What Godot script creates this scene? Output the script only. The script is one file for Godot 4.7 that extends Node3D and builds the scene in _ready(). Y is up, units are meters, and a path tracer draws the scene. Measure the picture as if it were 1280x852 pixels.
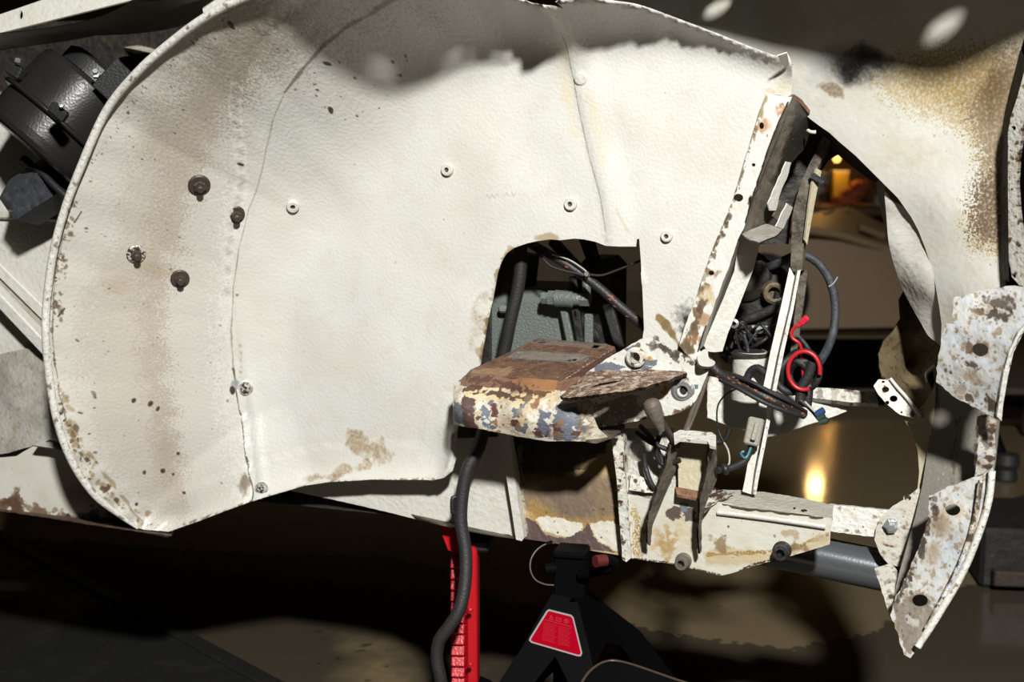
extends Node3D

const CAM := Vector3(0.0, 0.85, 1.75)
const PITCH := -8.0
const FOV := 28.0
const YAW := 20.0
const PAINT := 0.81              # how much of their full colour the paints keep; the exposure makes up for it

var cam_basis: Basis
var car_frame: Transform3D
var view_frame: Transform3D
var noise_a: PackedByteArray
var noise_b: PackedByteArray
var noise_c: PackedByteArray
var rng := RandomNumberGenerator.new()
var M := {}
var car: Node3D
var used_names := {}

# ---------------------------------------------------------------- places
func ray(px: float, py: float) -> Vector3:
	var f := 426.0 / tan(deg_to_rad(FOV / 2.0))
	return cam_basis * Vector3((px - 640.0) / f, (426.0 - py) / f, -1.0)

func P(px: float, py: float, depth: float) -> Vector3:
	return CAM + ray(px, py) * depth

func Q(px: float, py: float, z: float) -> Vector3:      # z metres outward from the plane of the car's side
	var r := ray(px, py)
	var n := car_frame.basis.z
	return CAM + r * ((car_frame.origin + n * z - CAM).dot(n) / r.dot(n))

# ---------------------------------------------------------------- nodes
func numbered(called: String) -> String:
	var k: int = used_names.get(called, -1) + 1
	used_names[called] = k
	return called if k == 0 else "%s_%03d" % [called, k]

func tag(o: Node, label: String, category := "", group := "") -> Node:
	o.set_meta("label", label)
	if category: o.set_meta("category", category)
	if group: o.set_meta("group", group)
	return o

func thing(called: String, label: String, category: String, at := Vector3.ZERO, group := "") -> Node3D:
	var o := Node3D.new()
	o.name = numbered(called)
	add_child(o)
	o.position = at
	tag(o, label, category, group)
	return o

func put_mesh(called: String, m: Mesh, mat: Material, parent: Node = self) -> MeshInstance3D:
	var o := MeshInstance3D.new()
	o.name = numbered(called) if parent == self else called
	o.mesh = m
	o.material_override = mat
	parent.add_child(o, true)
	if parent != self:
		var base := Vector3.ZERO
		var p: Node = parent
		while p != self:
			base += (p as Node3D).position
			p = p.get_parent()
		o.position = -base                                  # shapes are given in world places
	return o

func structure(o: Node) -> Node:
	o.set_meta("kind", "structure")
	return o

# ---------------------------------------------------------------- mesh writing
class MB:
	var v := PackedVector3Array()
	var n := PackedVector3Array()
	var uv := PackedVector2Array()
	var ix := PackedInt32Array()
	func add(p: Vector3, nn: Vector3, t := Vector2.ZERO) -> int:
		v.append(p); n.append(nn); uv.append(t)
		return v.size() - 1
	func tri(a: int, b: int, c: int) -> void:               # oriented by the vertex normal
		var g := (v[b] - v[a]).cross(v[c] - v[a])
		if g.dot(n[a] + n[b] + n[c]) > 0.0: ix.append_array([a, c, b])
		else: ix.append_array([a, b, c])
	func quad(a: Vector3, b: Vector3, c: Vector3, d: Vector3, nn: Vector3) -> void:
		var i := add(a, nn, Vector2(0, 0)); add(b, nn, Vector2(1, 0)); add(c, nn, Vector2(1, 1)); add(d, nn, Vector2(0, 1))
		tri(i, i + 1, i + 2); tri(i, i + 2, i + 3)
	func mesh() -> ArrayMesh:
		var arr := []
		arr.resize(Mesh.ARRAY_MAX)
		arr[Mesh.ARRAY_VERTEX] = v; arr[Mesh.ARRAY_NORMAL] = n; arr[Mesh.ARRAY_TEX_UV] = uv; arr[Mesh.ARRAY_INDEX] = ix
		var m := ArrayMesh.new()
		m.add_surface_from_arrays(Mesh.PRIMITIVE_TRIANGLES, arr)
		return m

func smooth_path(pts: Array, step: float, closed := false) -> PackedVector3Array:
	var out := PackedVector3Array()
	var n := pts.size()
	var segs := n if closed else n - 1
	for i in segs:
		var p0: Vector3 = pts[(i - 1 + n) % n] if closed else pts[maxi(i - 1, 0)]
		var p1: Vector3 = pts[i]
		var p2: Vector3 = pts[(i + 1) % n]
		var p3: Vector3 = pts[(i + 2) % n] if closed else pts[mini(i + 2, n - 1)]
		var k := maxi(1, int(ceil(p1.distance_to(p2) / step)))
		for j in k:
			var t := float(j) / k
			out.append(p1.cubic_interpolate(p2, p0, p3, t))
	if not closed: out.append(pts[n - 1])
	return out

func sweep(mb: MB, path: PackedVector3Array, radii, sides := 10, closed := false, flat := 1.0, up := Vector3.ZERO) -> void:
	var n := path.size()
	var prev := Vector3.ZERO
	var first := mb.v.size()
	for i in n:
		var t := (path[(i + 1) % n if closed else mini(i + 1, n - 1)] - path[(i - 1 + n) % n if closed else maxi(i - 1, 0)]).normalized()
		if prev == Vector3.ZERO:
			prev = up if up != Vector3.ZERO else (Vector3.UP if absf(t.y) < 0.9 else Vector3.RIGHT)
		if up != Vector3.ZERO: prev = up
		var a := (prev - t * prev.dot(t)).normalized()
		prev = a
		var b := t.cross(a)
		var r: float = radii if radii is float else radii[mini(i, radii.size() - 1)]
		for s in sides:
			var w := TAU * s / sides
			var d := a * cos(w) * flat + b * sin(w)
			mb.add(path[i] + d * r, (a * cos(w) / flat + b * sin(w)).normalized(), Vector2(float(s) / sides, float(i) / n))
	for i in (n if closed else n - 1):
		for s in sides:
			var p := first + i * sides
			var q := first + ((i + 1) % n) * sides
			var s2 := (s + 1) % sides
			mb.tri(p + s, p + s2, q + s2)
			mb.tri(p + s, q + s2, q + s)
	if not closed:
		for e in [0, n - 1]:
			var t2 := (path[0] - path[1]).normalized() if e == 0 else (path[n - 1] - path[n - 2]).normalized()
			var c := mb.add(path[e], t2)
			var k := mb.v.size()
			for s in sides: mb.add(mb.v[first + e * sides + s], t2)
			for s in sides: mb.tri(c, k + s, k + (s + 1) % sides)

func tube(called: String, parent: Node, mat: Material, pts: Array, radius, step := 0.008, closed := false, sides := 10, flat := 1.0, up := Vector3.ZERO) -> MeshInstance3D:
	var mb := MB.new()
	sweep(mb, smooth_path(pts, step, closed), radius, sides, closed, flat, up)
	return put_mesh(called, mb.mesh(), mat, parent)

func facing(dir: Vector3, up := Vector3.UP) -> Basis:      # y along dir
	var y := dir.normalized()
	var x := up.cross(y)
	if x.length() < 0.01: x = Vector3.RIGHT.cross(y)
	x = x.normalized()
	return Basis(x, y, x.cross(y))

func turned(mb: MB, prof: Array, at: Transform3D, sides := 20, spin := 0.0, stretch := 1.0) -> void:   # prof: [radius, height], from the bottom to the top, hard edges
	for i in prof.size() - 1:
		var p: Array = prof[i]
		var q: Array = prof[i + 1]
		var d := Vector2(q[0] - p[0], q[1] - p[1])
		if d.length() < 1e-6: continue
		var nn := Vector2(d.y, -d.x).normalized()
		var flatside := sides <= 8
		for s in sides:
			var w0 := TAU * s / sides + spin
			var w1 := TAU * (s + 1) / sides + spin
			var wm := (w0 + w1) / 2.0
			var k := mb.v.size()
			for e in [[w0, p], [w1, p], [w1, q], [w0, q]]:
				var w: float = e[0]
				var wn := wm if flatside else w
				mb.add(at * Vector3(cos(w) * e[1][0], e[1][1], sin(w) * e[1][0] * stretch), (at.basis * Vector3(cos(wn) * nn.x, nn.y, sin(wn) * nn.x)).normalized(), Vector2(float(s) / sides, float(i)))
			mb.tri(k, k + 1, k + 2)
			mb.tri(k, k + 2, k + 3)

func lathe(called: String, parent: Node, mat: Material, prof: Array, origin: Vector3, dir: Vector3, sides := 20, spin := 0.0, stretch := 1.0) -> MeshInstance3D:
	var mb := MB.new()
	turned(mb, prof, Transform3D(facing(dir), origin), sides, spin, stretch)
	return put_mesh(called, mb.mesh(), mat, parent)

func chamfer_box(mb: MB, at: Transform3D, size: Vector3, c := 0.002) -> void:
	var h := size / 2.0
	c = minf(c, minf(h.x, minf(h.y, h.z)) * 0.9)
	var faces := []
	for ax in 3:
		for s in [-1.0, 1.0]:
			var u := (ax + 1) % 3
			var w := (ax + 2) % 3
			var q := []
			for k in [[-1, -1], [1, -1], [1, 1], [-1, 1]]:
				var p := Vector3.ZERO
				p[ax] = s * h[ax]; p[u] = k[0] * (h[u] - c); p[w] = k[1] * (h[w] - c)
				q.append(p)
			var n := Vector3.ZERO
			n[ax] = s
			faces.append([q, n])
	for ax in 3:                                            # edges
		var u := (ax + 1) % 3
		var w := (ax + 2) % 3
		for su in [-1.0, 1.0]:
			for sw in [-1.0, 1.0]:
				var q := []
				for k in [[0, -1], [0, 1], [1, 1], [1, -1]]:
					var p := Vector3.ZERO
					p[ax] = k[1] * (h[ax] - c)
					p[u] = su * (h[u] - (c if k[0] == 1 else 0.0))
					p[w] = sw * (h[w] - (c if k[0] == 0 else 0.0))
					q.append(p)
				var n := Vector3.ZERO
				n[u] = su; n[w] = sw
				faces.append([q, n.normalized()])
	for f in faces:
		var q: Array = f[0]
		mb.quad(at * q[0], at * q[1], at * q[2], at * q[3], (at.basis * f[1]).normalized())
	for sx in [-1.0, 1.0]:
		for sy in [-1.0, 1.0]:
			for sz in [-1.0, 1.0]:
				var n := (at.basis * Vector3(sx, sy, sz)).normalized()
				var k := mb.add(at * Vector3(sx * h.x, sy * (h.y - c), sz * (h.z - c)), n)
				mb.add(at * Vector3(sx * (h.x - c), sy * h.y, sz * (h.z - c)), n)
				mb.add(at * Vector3(sx * (h.x - c), sy * (h.y - c), sz * h.z), n)
				mb.tri(k, k + 1, k + 2)

func box(called: String, parent: Node, mat: Material, at: Vector3, size: Vector3, basis := Basis(), c := 0.002) -> MeshInstance3D:
	var mb := MB.new()
	chamfer_box(mb, Transform3D(basis, at), size, c)
	return put_mesh(called, mb.mesh(), mat, parent)

func bar(called: String, parent: Node, mat: Material, a: Vector3, b: Vector3, wide: float, thick: float, front := Vector3(0, 0, 1), c := 0.002) -> MeshInstance3D:
	var y := (b - a).normalized()
	var z := (front - y * front.dot(y)).normalized()
	return box(called, parent, mat, (a + b) / 2.0, Vector3(wide, a.distance_to(b), thick), Basis(y.cross(z), y, z), c)

# ---------------------------------------------------------------- sheet metal
func tps(ctrl: Array) -> Dictionary:                        # thin plate through [x, y, z]
	var n := ctrl.size()
	var w := n + 3
	var a := []
	for i in w:
		var row := PackedFloat64Array()
		row.resize(w + 1)
		a.append(row)
	for i in n:
		var p: Vector3 = ctrl[i]
		for j in n:
			var q: Vector3 = ctrl[j]
			var r2 := (p.x - q.x) ** 2 + (p.y - q.y) ** 2
			a[i][j] = 0.0 if r2 < 1e-12 else r2 * log(r2)
		if n > 3: a[i][i] = 1e-5
		a[i][n] = 1.0; a[i][n + 1] = p.x; a[i][n + 2] = p.y
		a[n][i] = 1.0; a[n + 1][i] = p.x; a[n + 2][i] = p.y
		a[i][w] = p.z
	for c in w:
		var best := c
		for r in range(c + 1, w):
			if absf(a[r][c]) > absf(a[best][c]): best = r
		var t = a[c]; a[c] = a[best]; a[best] = t
		for r in w:
			if r != c and a[r][c] != 0.0:
				var k: float = a[r][c] / a[c][c]
				for e in range(c, w + 1): a[r][e] -= k * a[c][e]
	var out := {"xy": PackedVector2Array(), "k": PackedFloat64Array()}
	for i in n: out.xy.append(Vector2(ctrl[i].x, ctrl[i].y))
	for i in w: out.k.append(a[i][w] / a[i][i])
	return out

func tps_at(t: Dictionary, x: float, y: float) -> float:
	var n: int = t.xy.size()
	var k: PackedFloat64Array = t.k
	var s := k[n] + k[n + 1] * x + k[n + 2] * y
	if n > 3:
		var p := Vector2(x, y)
		for i in n:
			var r2: float = p.distance_squared_to(t.xy[i])
			if r2 > 1e-12: s += k[i] * r2 * log(r2)
	return s

func to_sheet(fr: Transform3D, hf: Callable, px: float, py: float) -> Vector2:   # where the line of sight meets the sheet, in the sheet's own axes
	var inv := fr.affine_inverse()
	var o := inv * CAM
	var d := inv.basis * ray(px, py)
	var t := -o.z / d.z
	if absf(t) > 14.0 or t < 0.2: t = 1.7
	for i in 9:
		var f: float = o.z + d.z * t - hf.call(o.x + d.x * t, o.y + d.y * t)
		if absf(f) < 2e-5: break
		var e := 0.002
		var g: float = (o.z + d.z * (t + e) - hf.call(o.x + d.x * (t + e), o.y + d.y * (t + e)) - f) / e
		if absf(g) < 1e-4: g = 1e-4 * (1.0 if g >= 0.0 else -1.0)
		t -= clampf(f / g, -0.25 if i < 4 else -0.05, 0.25 if i < 4 else 0.05)
	return Vector2(o.x + d.x * t, o.y + d.y * t)

func surf(outline: Array, hf: Callable, fr: Transform3D, o := {}) -> Dictionary:
	var pts := []
	for p in outline: pts.append(Vector3(p[0], p[1], 0))
	if o.get("smooth", false):
		pts = Array(smooth_path(pts, o.get("smooth_step", 6.0), true))
	var rag: float = o.get("rag", 0.0)
	if rag > 0.0:
		var more := []
		for i in pts.size():
			var a: Vector3 = pts[i]
			var b: Vector3 = pts[(i + 1) % pts.size()]
			var k := maxi(1, int(a.distance_to(b) / 5.0))
			for j in k:
				var q := a.lerp(b, float(j) / k)
				if j > 0 or o.get("smooth", false): q += Vector3(rng.randf_range(-rag, rag), rng.randf_range(-rag, rag), 0)
				more.append(q)
		pts = more
	var out := PackedVector2Array()
	for p in pts: out.append(to_sheet(fr, hf, p.x, p.y))
	var r := Rect2(out[0], Vector2.ZERO)
	for p in out: r = r.expand(p)
	var holes := []
	for h in o.get("holes", []):
		if h.size() == 4 and not h[0] is Array:
			var hp := PackedVector2Array()
			for i in 18: hp.append(to_sheet(fr, hf, h[0] + cos(TAU * i / 18) * h[2], h[1] + sin(TAU * i / 18) * h[3]))
			holes.append(hp)
		else:
			var hp := PackedVector2Array()
			for q in h: hp.append(to_sheet(fr, hf, q[0], q[1]))
			holes.append(hp)
	return {"fr": fr, "hf": hf, "out": out, "box": r, "holes": holes}

func sheet(called: String, parent: Node, mat: Material, s: Dictionary, step := 0.006, thick := 0.0012) -> MeshInstance3D:
	var fr: Transform3D = s.fr
	var hf: Callable = s.hf
	var outline: PackedVector2Array = s.out
	var r: Rect2 = s.box
	var nx := int(ceil(r.size.x / step)) + 1
	var ny := int(ceil(r.size.y / step)) + 1
	if nx * ny > 120000:
		printerr("too large: ", called, " ", r)
		return put_mesh(called, BoxMesh.new(), mat, parent)
	var x0 := r.position.x - step * 0.37
	var y0 := r.position.y - step * 0.41
	var H := PackedFloat32Array()
	H.resize((nx + 1) * (ny + 1))
	for j in ny + 1:
		for i in nx + 1: H[j * (nx + 1) + i] = hf.call(x0 + i * step, y0 + j * step)
	var N := PackedVector3Array()
	N.resize(H.size())
	for j in ny + 1:
		for i in nx + 1:
			var ia := maxi(i - 1, 0); var ib := mini(i + 1, nx)
			var ja := maxi(j - 1, 0); var jb := mini(j + 1, ny)
			var dx := (H[j * (nx + 1) + ib] - H[j * (nx + 1) + ia]) / ((ib - ia) * step)
			var dy := (H[jb * (nx + 1) + i] - H[ja * (nx + 1) + i]) / ((jb - ja) * step)
			N[j * (nx + 1) + i] = Vector3(-dx, -dy, 1).normalized()
	var state := PackedByteArray()
	state.resize(nx * ny)
	var rings: Array = [outline] + s.holes
	for ring in rings:
		for i in ring.size():
			var a: Vector2 = ring[i]
			var b: Vector2 = ring[(i + 1) % ring.size()]
			var k := maxi(1, int(a.distance_to(b) / step * 12.0))
			for j in k + 1:
				var q := a.lerp(b, float(j) / k)
				var ci := clampi(int((q.x - x0) / step), 0, nx - 1)
				var cj := clampi(int((q.y - y0) / step), 0, ny - 1)
				state[cj * nx + ci] = 1
	var mb := MB.new()
	var at := func(p: Vector2) -> Array:
		var fx := clampf((p.x - x0) / step, 0.0, nx - 0.0001)
		var fy := clampf((p.y - y0) / step, 0.0, ny - 0.0001)
		var i := int(fx); var j := int(fy)
		fx -= i; fy -= j
		var k := j * (nx + 1) + i
		var h := lerpf(lerpf(H[k], H[k + 1], fx), lerpf(H[k + nx + 1], H[k + nx + 2], fx), fy)
		var n := N[k].lerp(N[k + 1], fx).lerp(N[k + nx + 1].lerp(N[k + nx + 2], fx), fy).normalized()
		return [Vector3(p.x, p.y, h), n]
	var uv_of := func(p: Vector2) -> Vector2: return Vector2((p.x - r.position.x) / maxf(r.size.x, 1e-5), 1.0 - (p.y - r.position.y) / maxf(r.size.y, 1e-5))
	var corner := {}
	var plain := [] # triangles of front vertices
	for j in ny:
		for i in nx:
			var a := Vector2(x0 + i * step, y0 + j * step)
			var polys := []
			if state[j * nx + i] == 0:
				var mid := a + Vector2(step, step) / 2.0
				if not Geometry2D.is_point_in_polygon(mid, outline): continue
				var inside := true
				for h in s.holes:
					if Geometry2D.is_point_in_polygon(mid, h): inside = false
				if not inside: continue
				var ids := []
				for c in [[0, 0], [1, 0], [1, 1], [0, 1]]:
					var key := (j + int(c[1])) * (nx + 1) + i + int(c[0])
					if not corner.has(key):
						var p := Vector2(x0 + (i + c[0]) * step, y0 + (j + c[1]) * step)
						corner[key] = mb.add(fr * Vector3(p.x, p.y, H[key]), fr.basis * N[key], uv_of.call(p))
					ids.append(corner[key])
				mb.tri(ids[0], ids[1], ids[2]); mb.tri(ids[0], ids[2], ids[3])
				continue
			var cells := [PackedVector2Array([a * 100.0, (a + Vector2(step, 0)) * 100.0, (a + Vector2(step, step)) * 100.0, (a + Vector2(0, step)) * 100.0])]
			for h in s.holes:
				var cen := Vector2.ZERO
				for q in h: cen += q
				cen /= h.size()
				var more := []
				for c in cells:
					if Geometry2D.is_point_in_polygon(cen * 100.0, c):
						var lo: Vector2 = c[0]; var hi: Vector2 = c[2]
						var m := cen * 100.0
						for b in [[lo, m], [Vector2(m.x, lo.y), Vector2(hi.x, m.y)], [m, hi], [Vector2(lo.x, m.y), Vector2(m.x, hi.y)]]:
							more.append(PackedVector2Array([b[0], Vector2(b[1].x, b[0].y), b[1], Vector2(b[0].x, b[1].y)]))
					else: more.append(c)
				cells = more
			var big := PackedVector2Array()
			for c in cells:
				for q in Geometry2D.intersect_polygons(c, scaled(outline)): polys.append(q)
			for h in s.holes:
				var more := []
				for q in polys:
					for z in Geometry2D.clip_polygons(q, scaled(h)): more.append(z)
				polys = more
			for q in polys:
				if Geometry2D.is_polygon_clockwise(q) and false: continue
				var tris := Geometry2D.triangulate_polygon(q)
				if tris.is_empty(): continue
				var first := mb.v.size()
				for e in q:
					var g: Array = at.call(e / 100.0)
					mb.add(fr * g[0], fr.basis * g[1], uv_of.call(e / 100.0))
				for t in range(0, tris.size(), 3): mb.tri(first + tris[t], first + tris[t + 1], first + tris[t + 2])
	var count := mb.v.size()
	var tri_count := mb.ix.size()
	for i in count: mb.add(mb.v[i] - mb.n[i] * thick, -mb.n[i], mb.uv[i])
	for t in range(0, tri_count, 3): mb.ix.append_array([mb.ix[t] + count, mb.ix[t + 2] + count, mb.ix[t + 1] + count])
	for ri in rings.size():
		var ring: PackedVector2Array = rings[ri]
		var cw := Geometry2D.is_polygon_clockwise(ring)
		for i in ring.size():
			var a: Vector2 = ring[i]
			var b: Vector2 = ring[(i + 1) % ring.size()]
			if a.distance_to(b) < 1e-6: continue
			var e := (b - a).normalized()
			var outward := Vector2(-e.y, e.x) if cw else Vector2(e.y, -e.x)
			if ri > 0: outward = -outward
			var k := maxi(1, int(ceil(a.distance_to(b) / step)))
			for j in k:
				var p := a.lerp(b, float(j) / k)
				var q := a.lerp(b, float(j + 1) / k)
				var gp: Array = at.call(p)
				var gq: Array = at.call(q)
				var n := fr.basis * Vector3(outward.x, outward.y, 0)
				var c0 := mb.add(fr * gp[0], n, uv_of.call(p)); mb.add(fr * gq[0], n, uv_of.call(q))
				mb.add(fr * (gq[0] - gq[1] * thick), n, uv_of.call(q)); mb.add(fr * (gp[0] - gp[1] * thick), n, uv_of.call(p))
				mb.tri(c0, c0 + 1, c0 + 2); mb.tri(c0, c0 + 2, c0 + 3)
	return put_mesh(called, mb.mesh(), mat, parent)

func scaled(p: PackedVector2Array) -> PackedVector2Array:
	return Transform2D().scaled(Vector2(100, 100)) * p

func plane_h(ctrl: Array, fr: Transform3D, o := {}) -> Callable:
	var pts := []
	var inv := fr.affine_inverse()
	for c in ctrl:
		pts.append(inv * (P(c[0], c[1], c[2]) if o.get("depth", false) else Q(c[0], c[1], c[2])))
	var t := tps(pts)
	var dent: float = o.get("dent", 0.0)
	if dent > 0.0:
		var fn := FastNoiseLite.new()
		fn.seed = o.get("seed", 3)
		fn.frequency = o.get("dent_freq", 18.0)
		return func(x, y): return tps_at(t, x, y) + dent * fn.get_noise_2d(x, y)
	return func(x, y): return tps_at(t, x, y)

# a piece of sheet: outline in photograph coordinates, its surface through the places in ctrl
func panel(called: String, parent: Node, mat: Material, outline: Array, ctrl: Array, o := {}) -> MeshInstance3D:
	return sheet(called, parent, mat, panel_surf(outline, ctrl, o), o.get("step", 0.012), o.get("thick", 0.0015))

# the same with a coat of its own: paint(t) lays it on
func coated(called: String, parent: Node, outline: Array, ctrl: Array, o: Dictionary, w: int, h: int, base: Color, paint: Callable, relief: Texture2D = null) -> MeshInstance3D:
	var s := panel_surf(outline, ctrl, o)
	var t := Tex.new(self, s, w, h, base)
	paint.call(t)
	return sheet(called, parent, painted(called + "_paint", t, o.get("rough", 0.5), relief, o.get("relief", 0.4)), s, o.get("step", 0.012), o.get("thick", 0.0015))

func panel_surf(outline: Array, ctrl: Array, o := {}) -> Dictionary:
	var fr: Transform3D = o.fr if o.has("fr") else view_frame if o.get("view", false) or o.get("depth", false) else car_frame
	var hf: Callable
	if ctrl.size() == 3:                                    # flat: the sheet's own axes lie in it
		var w := []
		for q in ctrl: w.append(P(q[0], q[1], q[2]) if o.get("depth", false) else Q(q[0], q[1], q[2]))
		var n: Vector3 = (w[1] - w[0]).cross(w[2] - w[0]).normalized()
		if n.dot(CAM - w[0]) < 0.0: n = -n
		var x: Vector3 = car_frame.basis.x - n * car_frame.basis.x.dot(n)
		if x.length() < 0.3: x = Vector3.FORWARD - n * Vector3.FORWARD.dot(n)
		x = x.normalized()
		fr = Transform3D(Basis(x, n.cross(x), n), w[0])
		var dent: float = o.get("dent", 0.0)
		var fn := FastNoiseLite.new()
		fn.seed = o.get("seed", 3)
		fn.frequency = o.get("dent_freq", 18.0)
		hf = (func(u, v): return dent * fn.get_noise_2d(u, v)) if dent > 0.0 else (func(_u, _v): return 0.0)
	else: hf = plane_h(ctrl, fr, o)
	return surf(outline, hf, fr, o)

func flat_panel(called: String, parent: Node, mat: Material, outline: Array, z: float, o := {}) -> MeshInstance3D:
	return panel(called, parent, mat, outline, [[0, 0, z], [1280, 0, z], [640, 852, z]], o)

# ---------------------------------------------------------------- colour, grain and wear
func noise_bytes(seed_: int, freq: float, oct := 4, size := 512) -> PackedByteArray:
	var fn := FastNoiseLite.new()
	fn.seed = seed_
	fn.frequency = freq
	fn.fractal_octaves = oct
	var im := fn.get_seamless_image(size, size, false, false, 0.2)
	im.convert(Image.FORMAT_L8)
	return im.get_data()

func normal_tex(seed_: int, freq: float, oct := 3, strength := 6.0, size := 512, kind := FastNoiseLite.TYPE_SIMPLEX_SMOOTH) -> ImageTexture:
	var fn := FastNoiseLite.new()
	fn.noise_type = kind
	fn.seed = seed_
	fn.frequency = freq
	fn.fractal_octaves = oct
	var im := fn.get_seamless_image(size, size, false, false, 0.15)
	im.convert(Image.FORMAT_RGBA8)
	im.bump_map_to_normal_map(strength)
	return ImageTexture.create_from_image(im)

func mat(name_: String, col: Color, rough := 0.6, metal := 0.0, nt: Texture2D = null, ns := 0.4, tile := 4.0) -> StandardMaterial3D:
	var m := StandardMaterial3D.new()
	m.resource_name = name_
	m.albedo_color = Color(col.r * PAINT, col.g * PAINT, col.b * PAINT)
	m.roughness = rough
	m.metallic = metal
	m.uv1_triplanar = true
	m.uv1_world_triplanar = true
	m.uv1_triplanar_sharpness = 6.0
	m.uv1_scale = Vector3.ONE * tile
	if nt:
		m.normal_enabled = true
		m.normal_texture = nt
		m.normal_scale = ns
	M[name_] = m
	return m

# a tile of paint and what shows through it: layers of [noise (0 fine, 1 middle, 2 coarse), threshold, softness, colour, amount, shift]
func tile_tex(base: Color, layers: Array, size := 256) -> ImageTexture:
	var data := PackedByteArray()
	data.resize(size * size * 3)
	var ns := [noise_a, noise_b, noise_c]
	var k := 0
	var st := 512 / size
	for y in size:
		for x in size:
			var r := base.r
			var g := base.g
			var b := base.b
			for L in layers:
				var nb: PackedByteArray = ns[L[0]]
				var sh: int = L[5]
				var v := nb[((y * st + sh * 7) & 511) * 512 + ((x * st + sh) & 511)] / 255.0
				var a: float = clampf((v - L[1]) / L[2], 0.0, 1.0) * L[4]
				if a > 0.0:
					var c: Color = L[3]
					r += (c.r - r) * a; g += (c.g - g) * a; b += (c.b - b) * a
			data[k] = int(clampf(r, 0, 1) * 255.0); data[k + 1] = int(clampf(g, 0, 1) * 255.0); data[k + 2] = int(clampf(b, 0, 1) * 255.0)
			k += 3
	return ImageTexture.create_from_image(Image.create_from_data(size, size, false, Image.FORMAT_RGB8, data))

func C(r: int, g: int, b: int) -> Color:
	return Color(r / 255.0, g / 255.0, b / 255.0)

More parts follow.
